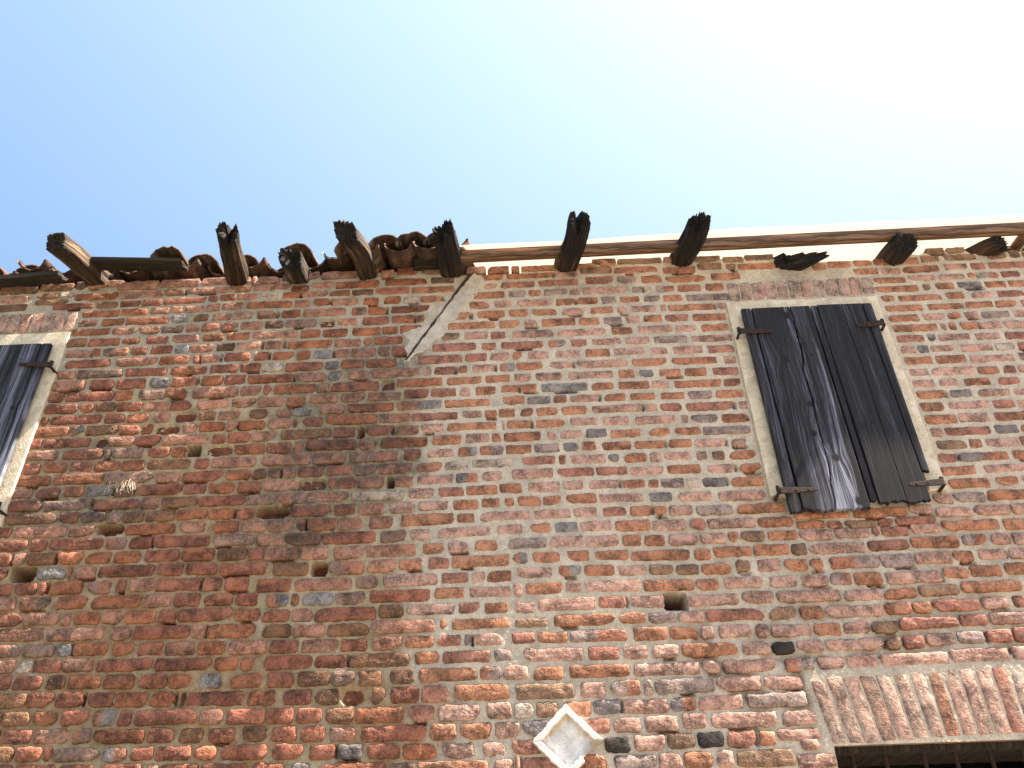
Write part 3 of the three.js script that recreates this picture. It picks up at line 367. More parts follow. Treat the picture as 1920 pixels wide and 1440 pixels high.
  for (let i = 0; i < nu; i++) { const u = us[i], v = topAt(u); const k = ((nv - 1) * nu + i) * 3; capP.push(u, v, P[k + 2], u, v - 0.004 + 0.01 * vn(u * 30, 8, 1), -0.36); capU.push(u, 0, u, 0.34); capC.push(...cRight, ...cRight); if (i) { const a = (i - 1) * 2; capI.push(a, a + 2, a + 1, a + 2, a + 3, a + 1); } }
  wallMain.geo = mergeGeometries([front, geoFrom(capP, capU, capC, capI), ...core]);
}
const wall = mesh('wall', wallMain.geo, M.mortar, house, 'brick wall face with grey lime mortar, sooty and washed out on one half');

// bricks: a tessellated block with rounded, chipped edges, reaching 6 cm into the wall
const BCOL = { o: [S(184, 131, 102), S(172, 119, 90)], p: [S(198, 158, 142), S(188, 148, 131)], r: [S(175, 124, 106), S(164, 113, 95)], k: [S(154, 122, 97), S(142, 114, 92)], m: [S(168, 147, 138), S(158, 138, 131)], g: [S(148, 141, 138), S(136, 131, 129)], w: [S(200, 182, 165), S(194, 177, 162)], d: [S(120, 113, 113), S(132, 122, 119)], D: [S(46, 42, 42), S(64, 54, 48)], R: [S(128, 72, 46), S(112, 64, 42)], Q: [S(118, 70, 46), S(100, 62, 42)], H: [S(80, 54, 40), S(80, 54, 40)], Z: [S(80, 54, 40), S(80, 54, 40)] };
function brickGeo(u0, u1, v0, v1, kind, fine = true, filled = -1) {
  const w = u1 - u0, h = v1 - v0, uc = (u0 + u1) / 2, vc = (v0 + v1) / 2, s = rnd() * 900, p = filled >= 0 ? filled : pointing(uc, vc), L = unrepaired(uc, vc);
  const swap = rnd();
  const base = BCOL[kind], k = R(0.93, 1.07);
  let c0 = mix3(base[0], base[1], rnd()).map((x) => x * k);
  if (L > 0.5 && 'oprmk'.includes(kind)) { const t = R(0.68, 0.95); c0 = [c0[0] * t, c0[1] * t * 0.82, c0[2] * t * 0.7]; }
  let zz = { R: -0.026, Q: -0.07, H: -0.15, Z: -0.17 }[kind];
  if (zz === undefined) zz = mix(R(-0.004, 0.005), R(0.0022, 0.005), p) - ('w'.includes(kind) ? 0.0012 : 0) - (kind === 'p' ? 0.0008 * p : 0);
  if (!'RQHZ'.includes(kind)) zz += 0.008 * fbm(uc * 1.1, vc * 1.1, 6, 2);
  const rc = Math.min(mix(R(0.004, 0.010), R(0.003, 0.007), p), h * 0.45), ed = Math.min(0.005, w * 0.3, h * 0.3), jag = mix(0.0034, 0.0024, p), tilt = R(-0.02, 0.02), chip = [rnd(), rnd(), rnd(), rnd()].map((x) => (x > 0.84 ? R(0.005, 0.018) : 0));
  const xs = [0, ed], ys = [0, ed], nx = fine ? Math.max(2, Math.round(w / 0.021)) : 2, ny = fine ? 3 : 1;
  for (let i = 1; i < nx; i++) xs.push(ed + (w - 2 * ed) * i / nx); xs.push(w - ed, w);
  for (let i = 1; i < ny; i++) ys.push(ed + (h - 2 * ed) * i / ny); ys.push(h - ed, h);
  const P = [], U = [], C = [], I = [], NX = xs.length + 2, NY = ys.length + 2;
  const ou = R(0, 9), ov = R(0, 9), flip = swap > 0.5 ? -1 : 1;
  const half = (kind === 'g' || kind === 'd' || kind === 'm') && rnd() > 0.6, ext = mix3(c0, S(150, 140, 128), 0.6), dirt = c0.map((x) => x * 0.55), hot = [c0[0] * 1.08, c0[1] * 0.9, c0[2] * 0.8];
  const lime = 'pw'.includes(kind) ? 0.55 : 0.16;
  for (let j = 0; j < NY; j++) for (let i = 0; i < NX; i++) {
    const ii = clamp(i - 1, 0, xs.length - 1), jj = clamp(j - 1, 0, ys.length - 1), skirt = i === 0 || j === 0 || i === NX - 1 || j === NY - 1;
    const x = xs[ii], y = ys[jj], dx = Math.min(x, w - x), dy = Math.min(y, h - y);
    const cn = chip[(x > w / 2 ? 1 : 0) + (y > h / 2 ? 2 : 0)], rr = Math.min(rc + cn, h * 0.49, w * 0.49);
    const inX = dy < rr ? rr - Math.sqrt(rr * rr - (rr - dy) ** 2) : 0, inY = dx < rr ? rr - Math.sqrt(rr * rr - (rr - dx) ** 2) : 0;
    let X = u0 + inX + x / w * (w - 2 * inX), Y = v0 + inY + y / h * (h - 2 * inY);
    const wx = x < w / 2 ? 1 - x / (w / 2) : -(1 - (w - x) / (w / 2)), wy = y < h / 2 ? 1 - y / (h / 2) : -(1 - (h - y) / (h / 2));
    X += wx * jag * vn(Y * 55, s, wx > 0 ? 1 : 2) * 1.3; Y += wy * jag * (vn(X * 42, s, wy > 0 ? 3 : 4) + 0.6 * vn(X * 120, s, wy > 0 ? 5 : 6));
    Y += tilt * (x - w / 2) * 0.6;
    const edge = Math.min(dx, dy) === 0 ? 1 : 0;
    let z = zz + mix(0.0028, 0.0011, p) * fbm(X * 30, Y * 40, s, 3) * 2 + mix(0.002, 0.001, p) * vn(X * 95, Y * 95, s) - edge * mix(0.0055, 0.004, p);
    if (edge) z -= 0.003 * Math.abs(vn(X * 80, Y * 80, s + 3));
    if (skirt) z = Math.min(zz - 0.02, -0.06) - (zz < -0.05 ? 0.03 : 0);
    P.push(X, Y, z); U.push((X - u0) * flip + ou + (skirt ? 0.02 : 0), Y - v0 + ov);
    let c = c0; const f1 = fbm(X * 16, Y * 22, s + 5, 3), f2 = fbm(X * 45, Y * 45, s + 9, 2);
    c = mix3(c, ext, lime * sst(0.05, 0.35, f1 + f2 * 0.6));
    c = mix3(c, dirt, mix(0.3, 0.6, L) * sst(0.12, 0.42, -f1 + f2 * 0.5));
    c = mix3(c, hot, 0.6 * sst(0.0, 0.4, f2));
    if (half) c = mix3(c, S(170, 116, 92), sst(-0.1, 0.12, (x / w - 0.5) * flip + 0.25 * f1));
    c = mix3(c, S(78, 70, 63), stain(X, Y) * 0.62);
    C.push(...c);
  }
  for (let j = 0; j < NY - 1; j++) for (let i = 0; i < NX - 1; i++) {
    const cs = (i === 0 || i === NX - 2) && (j === 0 || j === NY - 2); if (cs) continue;
    const a = j * NX + i; I.push(a, a + 1, a + NX, a + 1, a + NX + 1, a + NX);
  }
  return geoFrom(P, U, C, I);
}
{
  const all = BRICKS.filter((b) => b[1] - b[0] > 14 && !'HZ'.includes(KINDS[b[4]])).map(([a, b, c, d, k]) => { const q = { u0: a / 1000, u1: b / 1000, v0: c / 1000, v1: d / 1000, k: KINDS[k] }; const cx = (q.u0 + q.u1) / 2, cy = (q.v0 + q.v1) / 2 - 1.6; q.area = (q.u1 - q.u0) * (q.v1 - q.v0) / Math.pow(cx * cx + cy * cy + 12.25, 1.5) * (cy > 0.62 && Math.abs(cx) < 1.9 + cy * 0.3 ? 1 : 0.02); return q; });
  all.sort((x, y) => y.area - x.area);
  const rest = [];
  all.forEach((q, i) => { const g = brickGeo(q.u0, q.u1, q.v0, q.v1, q.k); if (i < 300) mesh(numbered('brick'), g, M.brick, wall); else rest.push(g); });
  // the wall goes on beyond what the photograph shows
  const hit = (u0, u1, v) => all.some((q) => q.u1 > u0 - 0.006 && q.u0 < u1 + 0.006 && Math.abs((q.v0 + q.v1) / 2 - v) < 0.055) || OPEN.some((o) => u1 > o[0] - 0.09 && u0 < o[1] + 0.09 && v > o[2] - 0.05 && v < o[3] + 0.26);
  for (let r = 0; r < 69; r++) {
    const v = 4.83 - r * 0.0708; let u = -4.39 + R(0, 0.1);
    while (u < 4.3) { const w = rnd() > 0.5 ? R(0.21, 0.24) : R(0.09, 0.12); const inView = u > -2.15 && u + w < 1.1 && v > 2.3 || u > -2.45 && u < 1.1 && v > 3.2 || u > 1.1 && u < 2.1 && v > 2.45; if (!inView && !hit(u, u + w, v) && v > 0.05 && v < topAt(u) - 0.02) rest.push(brickGeo(u, u + w, v - 0.027, v + 0.027, 'opprrkom'[Math.floor(rnd() * 8)], false)); u += w + 0.014; }
  }
  const m = mesh('smaller_bricks', mergeGeometries(rest), M.brick, wall); m.userData.kind = 'stuff';
}

// ---------------------------------------------------------------- window surrounds, lintels, shutters
function surround(x0, x1, yb, yt, t, label) {
  const pts = [], ring = (n, ax, ay, bx, by) => { for (let i = 0; i < n; i++) { const f = i / n; pts.push([mix(ax, bx, f) + 0.003 * vn(f * 14, ax * 9, by), mix(ay, by, f) + 0.003 * vn(f * 14, ay * 9, bx)]); } };
  ring(18, x0, yb, x0, yt); ring(14, x0, yt, x1, yt); ring(18, x1, yt, x1, yb); ring(2, x1, yb, x1 - t, yb); ring(18, x1 - t, yb, x1 - t, yt - t); ring(14, x1 - t, yt - t, x0 + t, yt - t); ring(18, x0 + t, yt - t, x0 + t, yb);
  pts.push([x0 + t, yb]);
  return mesh('window_surround', extrude(pts, -0.05, 0.014, 0.004), M.plaster, house, label);
}
surround(1.127, 1.947, 3.376, 4.566, 0.088, 'cream plaster surround of the shuttered window in the repointed brickwork');
surround(-3.32, -2.498, 3.376, 4.55, 0.088, 'cream plaster surround of the shuttered window in the sooty brickwork');
function lintel(name, label, list, faded, jut) {
  const g = new THREE.Group(); g.name = name; g.userData.label = label; house.add(g);
  for (const [a, b, c, d, kind] of list) {                     // soldier brick: bottom-left, bottom-right, top-left, top-right
    const w = Math.max(b[0] - a[0], d[0] - c[0]), y0 = a[1], y1 = c[1];
    const geo = brickGeo(0, w, 0, y1 - y0, kind, true, 0.97), p = geo.attributes.position, col = geo.attributes.color;
    for (let i = 0; i < p.count; i++) {
      const f = p.getX(i) / w, t = p.getY(i) / (y1 - y0);
      const x = mix(mix(a[0], b[0], f), mix(c[0], d[0], f), t), y = mix(mix(a[1], b[1], f), mix(c[1], d[1], f), t);
      p.setXYZ(i, x, y, p.getZ(i) + jut);
      const k = faded * clamp(0.6 + 1.3 * fbm(x * 14, y * 9, 3, 3)), cc = mix3([col.getX(i), col.getY(i), col.getZ(i)], S(172, 160, 144), k); col.setXYZ(i, ...cc);
    }
    geo.computeVertexNormals();
    mesh('lintel_brick', geo, M.brick, g);
  }
  return g;
}
{
  const row = (u0, u1, yb, yt, n, lean0, lean1, kinds, slope = 0) => { const out = []; const q = (u1 - u0) / n; for (let i = 0; i < n; i++) { const a = u0 + i * q + 0.0015, b = u0 + (i + 1) * q - 0.0015, l = mix(lean0, lean1, (i + 0.5) / n), s = slope * (i + 0.5) * q; out.push([[a, yb + s], [b, yb + s], [a - l, yt + s + R(-0.006, 0.004)], [b - l, yt + s + R(-0.006, 0.004)], kinds[i % kinds.length]]); } return out; };
  lintel('window_lintel', 'flat arch of lime washed bricks over the window in the repointed brickwork', row(1.15, 1.955, 4.583, 4.71, 12, -0.004, -0.016, 'ppppp', 0.01), 0.62, 0.0004);
  lintel('window_lintel', 'flat arch of lime washed bricks over the window in the sooty brickwork', row(-3.33, -2.495, 4.57, 4.708, 13, 0.012, 0.0, 'ppprp'), 0.42, 0.001);
  lintel('opening_lintel', 'flat arch of upright bricks over the barred opening', row(1.148, 2.17, 2.292, 2.545, 16, 0.035, -0.02, 'ppprpppo', 0.028), 0.45, -0.001);
}
// shutters: weathered boards, each cut from its own outline
function leafTexture(w, h, knots, bleached, sd) {
  return dataTex(256, 1024, (fu, fv) => {
    const x = fu * w, y = fv * h; let xx = x, kn = 0;
    for (const [kx, ky, r] of knots) { const dx = x - kx, dy = (y - ky) * 0.45, d = Math.hypot(dx, dy); xx += dx * 1.1 * Math.exp(-d * d / (r * r * 5)); const e = Math.hypot(dx, (y - ky) * 0.85) / (r * 1.15); kn = Math.max(kn, e < 1 ? 1 : Math.exp(-(e - 1) * 3) * 0.45); }
    xx += 0.006 * vn(y * 2.2, sd, 1) + 0.003 * vn(y * 7, sd, 2);
    const a = vn(xx * 60, y * 0.9, sd), b = vn(xx * 170, y * 2.2, sd + 1), e = vn(xx * 420, y * 9, sd + 2), g2 = vn(xx * 900, y * 26, sd + 4), f = fbm(xx * 14, y * 1.6, sd + 3, 3);
    let t = 0.2 + 0.16 * a + 0.2 * b + 0.2 * e + 0.16 * g2 + 0.5 * f + bleached(xx, y);
    t += 0.6 * Math.pow(Math.max(0, vn(xx * 34, y * 1.1, sd + 12)), 1.8);
    if (b < -0.6 && a < 0.2) t -= 0.25;
    t = (t - 0.3) * 1.2 + 0.3; t = Math.max(t, 0.1 + 0.09 * b + 0.12 * e + 0.1 * g2 + 0.06 * a); t = clamp(t); t *= 1 - kn * 0.95;
    const c = t < 0.5 ? mix3([0.06, 0.058, 0.072], [0.25, 0.262, 0.312], t * 2) : mix3([0.25, 0.262, 0.312], [0.53, 0.56, 0.63], t * 2 - 1);
    const brown = clamp(0.5 * fbm(xx * 9, y * 3, sd + 8, 2) + 0.12);
    return mix3(c, [c[0] * 1.05, c[1] * 0.92, c[2] * 0.82], brown * 0.6);
  }, true, false);
}
function shutter(label, x0, yT, w, h, planks, knots, bleached, sd, hinges) {
  const g = new THREE.Group(); g.name = 'window_shutter'; g.userData.label = label; house.add(g);
  const tex = leafTexture(w, h, knots, bleached, sd);
  const mat = new THREE.MeshStandardMaterial({ map: tex, bumpMap: tex, bumpScale: 0.006, roughness: 0.9 });
  for (const pk of planks) {
    const left = pk.l, right = pk.r, top = pk.t ?? (() => 0), bot = pk.b ?? (() => h), n = 26, pts = [];
    const at = (fx, d) => [x0 + fx, yT - d];
    const T = top(0), Bm = bot(0);
    for (let i = 0; i <= n; i++) { const d = mix(T, bot(left(Bm)), i / n); pts.push(at(left(d), d)); }
    for (let i = 1; i < 9; i++) { const f = mix(left(Bm), right(Bm), i / 9); pts.push(at(f, bot(f) + 0.004 * vn(f * 260, sd, 4) + (i % 2 ? 0.003 : 0))); }
    for (let i = n; i >= 0; i--) { const d = mix(T, bot(right(Bm)), i / n); pts.push(at(right(d), d)); }
    const geo = extrude(pts, pk.z0, pk.z1, 0.003), p = geo.attributes.position, uv = geo.attributes.uv;
    for (let i = 0; i < p.count; i++) uv.setXY(i, (p.getX(i) - x0) / w, (yT - p.getY(i)) / h);
    mesh('plank', geo, mat, g);
  }
  for (const [xa, ya, xb, yb] of hinges) {                      // strap from the pintle xa to its end xb
    const dir = Math.sign(xb - xa), L = Math.abs(xb - xa), parts = [];
    const bar = extrude([[0, -0.017], [L * 0.4, -0.015], [L, -0.008], [L + 0.006, 0], [L, 0.008], [L * 0.4, 0.014], [0, 0.016]].map(([x, y]) => [x, y]), 0, 0.009, 0.002);
    if (dir < 0) bar.rotateY(Math.PI).translate(0, 0, 0.009);
    bar.rotateZ(Math.atan2((yb - ya) * 1, xb - xa) + (dir < 0 ? Math.PI : 0)); bar.translate(xa, ya, 0.063); parts.push(bar);
    const eye = new THREE.CylinderGeometry(0.01, 0.01, 0.04, 10).toNonIndexed(); eye.translate(xa - dir * 0.004, ya + 0.008, 0.058); parts.push(eye);
    const spike = new THREE.CylinderGeometry(0.006, 0.009, 0.07, 8).toNonIndexed(); spike.rotateX(Math.PI / 2); spike.translate(xa - dir * 0.008, ya - 0.01, 0.03); parts.push(spike);
    for (const b of [0.45, 0.8]) { const nail = new THREE.CylinderGeometry(0.006, 0.007, 0.006, 7).toNonIndexed(); nail.rotateX(Math.PI / 2); nail.translate(xa + (xb - xa) * b, ya + (yb - ya) * b, 0.074); parts.push(nail); }
    mesh('hinge', mergeGeometries(parts.map((q) => { const o = q.index ? q.toNonIndexed() : q; return o; })), M.rust, g);
  }
  return g;
}
const K = (x) => () => x;
const crack = (d) => 0.262 - 0.05 * Math.min(1, d / 1.2) + 0.007 * Math.sin(d * 9) + 0.006 * vn(d * 14, 3, 1) + (d > 0.5 && d < 0.72 ? 0.01 * Math.sin((d - 0.5) / 0.22 * Math.PI) : 0);
shutter('weathered grey board shutter with a wandering split and dark knots', 1.187, 4.48, 0.366, 1.21, [
  { l: K(0), r: (d) => 0.05 + 0.002 * vn(d * 8, 1, 1), z0: 0.03, z1: 0.054 },
  { l: (d) => 0.056 + 0.004 * d, r: (d) => crack(d) - 0.003 - 0.004 * Math.max(0, vn(d * 5, 5, 5)), z0: 0.03, z1: 0.056, b: (f) => 1.205 + 0.01 * vn(f * 60, 2, 2) },
  { l: (d) => crack(d) + 0.003, r: K(0.363), z0: 0.03, z1: 0.057, b: (f) => 1.2 + 0.006 * vn(f * 60, 2, 2) }],
  [[0.225, 0.06, 0.016], [0.275, 0.26, 0.011], [0.155, 0.35, 0.017], [0.222, 0.63, 0.011], [0.2, 0.8, 0.011], [0.268, 0.94, 0.014], [0.318, 1.17, 0.014], [0.3, 0.33, 0.004]],
  (x, y) => (x > 0.245 - 0.03 * y && x < 0.335 ? 0.26 : x > 0.335 ? -0.02 : x < 0.05 ? 0.06 : 0.02 * Math.sin(y * 4)) , 17,
  [[1.15, 4.318, 1.313, 4.308], [1.158, 3.374, 1.323, 3.372]]);
shutter('nearly black weathered board shutter with a broken corner', 1.562, 4.484, 0.322, 1.205, [
  { l: K(0), r: (d) => 0.028 + 0.002 * vn(d * 9, 4, 4), z0: 0.028, z1: 0.05, b: K(1.17) },
  { l: (d) => 0.031 + 0.004 * d, r: (d) => 0.158 + 0.003 * vn(d * 5, 4, 4), z0: 0.03, z1: 0.056, b: (f) => 1.18 + 0.02 * f + 0.012 * vn(f * 50, 6, 2) },
  { l: (d) => 0.161 + 0.003 * vn(d * 5, 4, 4), r: (d) => 0.268 + 0.002 * d, z0: 0.03, z1: 0.055, b: (f) => 1.185 + 0.006 * vn(f * 50, 6, 2) },
  { l: (d) => 0.274 + 0.003 * d, r: (d) => 0.322 - 0.012 * d, z0: 0.03, z1: 0.053, b: (f) => 1.03 + 0.03 * vn(f * 60, 6, 3) }],
  [[0.12, 0.75, 0.008], [0.2, 0.3, 0.007]], (x, y) => (x > 0.278 ? 0.16 : -0.24 + 0.4 * Math.exp(-(((x - 0.165) / 0.03) ** 2)) * sst(0.5, 0.0, y) + 0.3 * Math.exp(-(((x - 0.09 - y * 0.02) / 0.012) ** 2)) * sst(0.3, 0.6, y) * sst(1.2, 0.8, y)), 41,
  [[1.9, 4.334, 1.766, 4.322], [1.905, 3.386, 1.752, 3.379]]);
shutter('blue grey board shutter with pale streaks beside the sooty brickwork', -2.875, 4.444, 0.322, 1.15, [
  { l: K(0), r: K(0.15), z0: 0.03, z1: 0.056 }, { l: K(0.153), r: (d) => 0.27 + 0.002 * vn(d * 9, 4, 4), z0: 0.03, z1: 0.057, b: (f) => 1.14 + 0.01 * vn(f * 60, 2, 2) }, { l: K(0.275), r: K(0.322), z0: 0.03, z1: 0.054 }],
  [[0.1, 0.55, 0.016], [0.25, 0.42, 0.01]], (x, y) => (x > 0.12 && x < 0.22 && y > 0.15 ? 0.12 : x > 0.29 ? 0.2 : 0.1), 63,
  [[-2.51, 4.287, -2.67, 4.296], [-2.51, 3.45, -2.66, 3.455]]);
shutter('blue grey board shutter next to the window edge out in the sooty brickwork', -3.25, 4.444, 0.366, 1.15, [
  { l: K(0), r: K(0.12), z0: 0.03, z1: 0.056 }, { l: K(0.123), r: K(0.25), z0: 0.03, z1: 0.055 }, { l: K(0.254), r: K(0.366), z0: 0.03, z1: 0.057 }],
  [[0.2, 0.5, 0.014]], () => 0, 77, [[-3.29, 4.29, -3.12, 4.296], [-3.29, 3.45, -3.14, 3.455]]);

// ---------------------------------------------------------------- barred opening
{
  const g = new THREE.Group(); g.name = 'barred_opening'; g.userData.label = 'dark ground floor opening with upright iron bars'; house.add(g);
  for (let i = 0; i < 7; i++) { const x = 1.245 + i * 0.136 + R(-0.008, 0.008); const b = new THREE.CylinderGeometry(0.0085, 0.009, 1.1, 10, 8); const p = b.attributes.position; for (let k = 0; k < p.count; k++) p.setX(k, p.getX(k) + 0.003 * vn(p.getY(k) * 6, i, 1)); b.translate(x, 1.77, -0.1); mesh('bar', b, M.rust, g); }
  mesh('timber_lintel', box(1.05, 2.25, 2.268, 2.287, -0.33, -0.03), M.board, g);
}

// ---------------------------------------------------------------- old roof line scar: lime fillet and rusty strip
{
  const pts = [[-0.262, 4.868], [-0.215, 4.845], [-0.2, 4.8], [-0.24, 4.74], [-0.235, 4.7], [-0.29, 4.66], [-0.33, 4.6], [-0.345, 4.545], [-0.4, 4.5], [-0.42, 4.42], [-0.47, 4.39], [-0.5, 4.34], [-0.58, 4.3], [-0.6, 4.262], [-0.632, 4.25], [-0.61, 4.31], [-0.635, 4.34], [-0.6, 4.4], [-0.65, 4.44], [-0.6, 4.475], [-0.53, 4.49], [-0.5, 4.53], [-0.455, 4.55], [-0.46, 4.62], [-0.42, 4.64], [-0.38, 4.7], [-0.34, 4.75], [-0.31, 4.8]];
  const rag = []; pts.forEach((q, i) => { const n = pts[(i + 1) % pts.length]; for (let k = 0; k < 4; k++) { const f = k / 4; rag.push([mix(q[0], n[0], f) + (k ? R(-0.007, 0.007) : 0), mix(q[1], n[1], f) + (k ? R(-0.006, 0.006) : 0)]); } });
  const geo = extrude(rag, -0.03, 0.0075, 0.005); mesh('lime_fillet', geo, M.palePlaster, house, 'pale slanting lime fillet left by a former lean-to roof');
  const line = []; const A = [-0.275, 4.862], B = [-0.618, 4.262]; const n = 30;
  for (let i = 0; i <= n; i++) { const f = i / n; line.push([mix(A[0], B[0], f) - 0.01 + 0.004 * vn(f * 20, 1, 1), mix(A[1], B[1], f)]); }
  for (let i = n; i >= 0; i--) { const f = i / n; line.push([mix(A[0], B[0], f) + 0.001 + 0.004 * vn(f * 26, 5, 1), mix(A[1], B[1], f) - 0.002]); }
  mesh('rusty_strip', extrude(line, -0.02, 0.013, 0.002), M.rust, house, 'thin rusty metal strip in the slanting lime fillet');
}

// ---------------------------------------------------------------- diamond plaque
{
  const g = new THREE.Group(); g.name = 'wall_plaque'; g.userData.label = 'white ceramic plaque set as a diamond with a chipped rim'; house.add(g);
  const tint = (geo, fn) => { const p = geo.attributes.position, c = []; for (let i = 0; i < p.count; i++) c.push(...fn(p.getX(i), p.getY(i), p.getZ(i))); geo.setAttribute('color', new THREE.Float32BufferAttribute(c, 3)); const uv = geo.attributes.uv; for (let i = 0; i < p.count; i++) uv.setXY(i, p.getX(i), p.getY(i)); return geo; };
  const cx = 0.114, cy = 2.338, hs = 0.139, t = 0.031;
  const pan = new THREE.PlaneGeometry(0.176, 0.176, 24, 24); pan.rotateZ(Math.PI / 4); { const p = pan.attributes.position; for (let i = 0; i < p.count; i++) { const e = Math.abs(p.getX(i)) + Math.abs(p.getY(i)); p.setZ(i, 0.004 + 0.014 * sst(0.08, 0.125, e) + 0.001 * vn(p.getX(i) * 60, p.getY(i) * 60)); } } pan.translate(cx, cy, 0); pan.computeVertexNormals();
  mesh('panel', tint(pan, (x, y) => mix3(S(236, 236, 234), S(190, 160, 126), clamp(0.9 * sst(0.06, 0.13, Math.abs(x - cx) + Math.abs(y - cy) + 0.05 * fbm(x * 40, y * 40, 2, 3) + (y - cy) * 0.25) + 0.15 * fbm(x * 22, y * 22, 6, 3)))), M.ceramic, g);
  const cor = [[0, 1], [-1, 0], [0, -1], [1, 0]];
  for (let k = 0; k < 4; k++) {
    const a = cor[k], b = cor[(k + 1) % 4], o = [], inn = [], n = 16, broken = k === 2;
    for (let i = 0; i <= n; i++) { let f = i / n; if (broken) f = f * 0.45; const ux = mix(a[0], b[0], f), uy = mix(a[1], b[1], f), j = 0.0035 * vn(f * 30, k * 5, 3), r0 = hs + j, r1 = hs - t - 0.004 + 0.0025 * vn(f * 24, k * 5, 7); o.push([cx + ux * r0, cy + uy * r0]); inn.push([cx + ux * r1, cy + uy * r1]); }
    mesh('rim', tint(extrude([...o, ...inn.reverse()], -0.02, 0.024, 0.004), (x, y) => mix3(S(242, 240, 236), S(190, 176, 158), 0.5 * sst(0.1, 0.5, fbm(x * 50, y * 50, 4, 3)))), M.ceramic, g);
  }
}

// ---------------------------------------------------------------- roof: rafters
const SLOPE = 14 * Math.PI / 180;
function rafter(u, v, L, skew, w, h, o) {
  const dir = new THREE.Vector3(skew, -L * Math.sin(SLOPE), L * Math.cos(SLOPE)).normalize(), len = Math.hypot(skew, L), back = 0.62;
  const X = new THREE.Vector3(0, 1, 0).cross(dir).normalize().applyAxisAngle(dir, o.roll || 0), Y = dir.clone().cross(X);
  const N = 70, A = 64, P = [], U = [], C = [], I = [], s = o.seed, ex = o.sq ? 6 : 3.0;
  const cB = (o.col || S(104, 74, 52)).map((x) => x * 0.52), cD = S(24, 21, 20), cP = S(160, 136, 108);
  const put = (a, rr, l, lim) => {
    const ca = Math.cos(a), sa = Math.sin(a), k = 1 / Math.pow(Math.pow(Math.abs(ca), ex) + Math.pow(Math.abs(sa), ex), 1 / ex);
    const f = clamp(l / len), rot = o.rot * Math.pow(f, 2.2);
    let r = 1 + 0.07 * fbm(ca * 2 + s, sa * 2, l * 4, 3) + 0.10 * vn(a * 5.1, l * 1.5, s) * (o.sq ? 0.25 : 1) + 0.05 * vn(a * 13, l * 4, s + 1) * (o.sq ? 0.4 : 1) - 0.13 * Math.pow(Math.max(0, vn(a * 7, l * 1.6, s + 31) - 0.25), 1.2) - 0.05 * Math.max(0, vn(a * 19, l * 5, s + 33));
    r *= 1 - rot * (0.10 + 0.16 * Math.max(0, vn(a * 2.5, l * 9, s + 3)) + 0.2 * Math.max(0, vn(a * 6, l * 22, s + 4)) + 0.12 * Math.max(0, vn(a * 15, l * 50, s + 8)));
    r += (o.swell || 0) * Math.exp(-(((l - 0.06) / 0.1) ** 2));
    r *= rr;
    const q = new THREE.Vector3(u, v, 0).addScaledVector(dir, l).addScaledVector(X, ca * k * r * w / 2 + 0.012 * vn(l * 4, s, 2)).addScaledVector(Y, sa * k * r * h / 2 + 0.01 * vn(l * 4, s, 7));
    P.push(q.x, q.y, q.z); U.push(a / (2 * Math.PI) * 0.4, l);
    const ch = o.char ? sst(-0.07, 0.07, l - (lim - o.char) + 0.07 * fbm(ca * 3, sa * 3, l * 8 + s, 3)) : 0;
    let c = mix3(cB, [cB[0] * 0.5, cB[1] * 0.46, cB[2] * 0.42], sst(-0.1, 0.45, fbm(a * 2, l * 3, s + 6, 3)));
    c = mix3(c, cP, 0.6 * sst(0.15, 0.5, fbm(a * 5, l * 3.2, s + 9, 3)) * (o.pale ?? 0.6));
    c = mix3(c, cD, ch * 0.95);
    C.push(...c);
  };
  const endOf = (a) => len + o.end(Math.cos(a), Math.sin(a)) + (o.jag ?? 0.012) * (vn(a * 9, s, 1) + vn(a * 23, s, 2) * 0.9);
  for (let i = 0; i <= N; i++) for (let j = 0; j <= A; j++) { const a = j / A * 2 * Math.PI - Math.PI / 2, aa = j === A ? -Math.PI / 2 : a, E = endOf(aa), t = i / N; put(aa, 1, t < 0.35 ? mix(-back, 0, t / 0.35) : mix(0, E, (t - 0.35) / 0.65), E); }
  for (const rr of [0.72, 0.38, 0.001]) for (let j = 0; j <= A; j++) { const a = j === A ? -Math.PI / 2 : j / A * 2 * Math.PI - Math.PI / 2; const E = endOf(a); put(a, rr, mix(E, len + o.end(Math.cos(a) * rr, Math.sin(a) * rr), 1 - rr) - (o.hollow ?? 0.02) * (1 - rr) + 0.01 * vn(Math.cos(a) * rr * 6, Math.sin(a) * rr * 6, s), E); }
  for (let i = 0; i < N + 3; i++) for (let j = 0; j < A; j++) { const a = i * (A + 1) + j; I.push(a, a + 1, a + A + 1, a + 1, a + A + 2, a + A + 1); }
  return mesh('rafter', geoFrom(P, U, C, I), M.wood, house, o.label);
}
const notch = (d, wd, at = 0) => (x, y) => -d * Math.exp(-(((x - at) / wd) ** 2));
rafter(-2.446, 4.955, 0.43, -0.027, 0.105, 0.112, { seed: 3, sq: true, rot: 0.25, char: 0.03, end: () => 0, jag: 0.007, col: S(120, 92, 64), pale: 0.9, roll: 0.1, label: 'squared brown rafter end with a sawn cracked face' });
rafter(-1.63, 4.93, 0.49, 0.1, 0.112, 0.112, { seed: 11, rot: 0.3, char: 0.09, end: notch(0.075, 0.3, 0.2), swell: 0.12, col: S(112, 80, 56), label: 'brown rafter end split into two horns' });
rafter(-1.26, 4.915, 0.225, 0.0, 0.115, 0.11, { seed: 19, sq: true, rot: 0.45, char: 0.07, end: (x) => -0.03 * x, jag: 0.02, col: S(118, 96, 74), pale: 1, label: 'short stump of a squared rafter with a ragged end' });
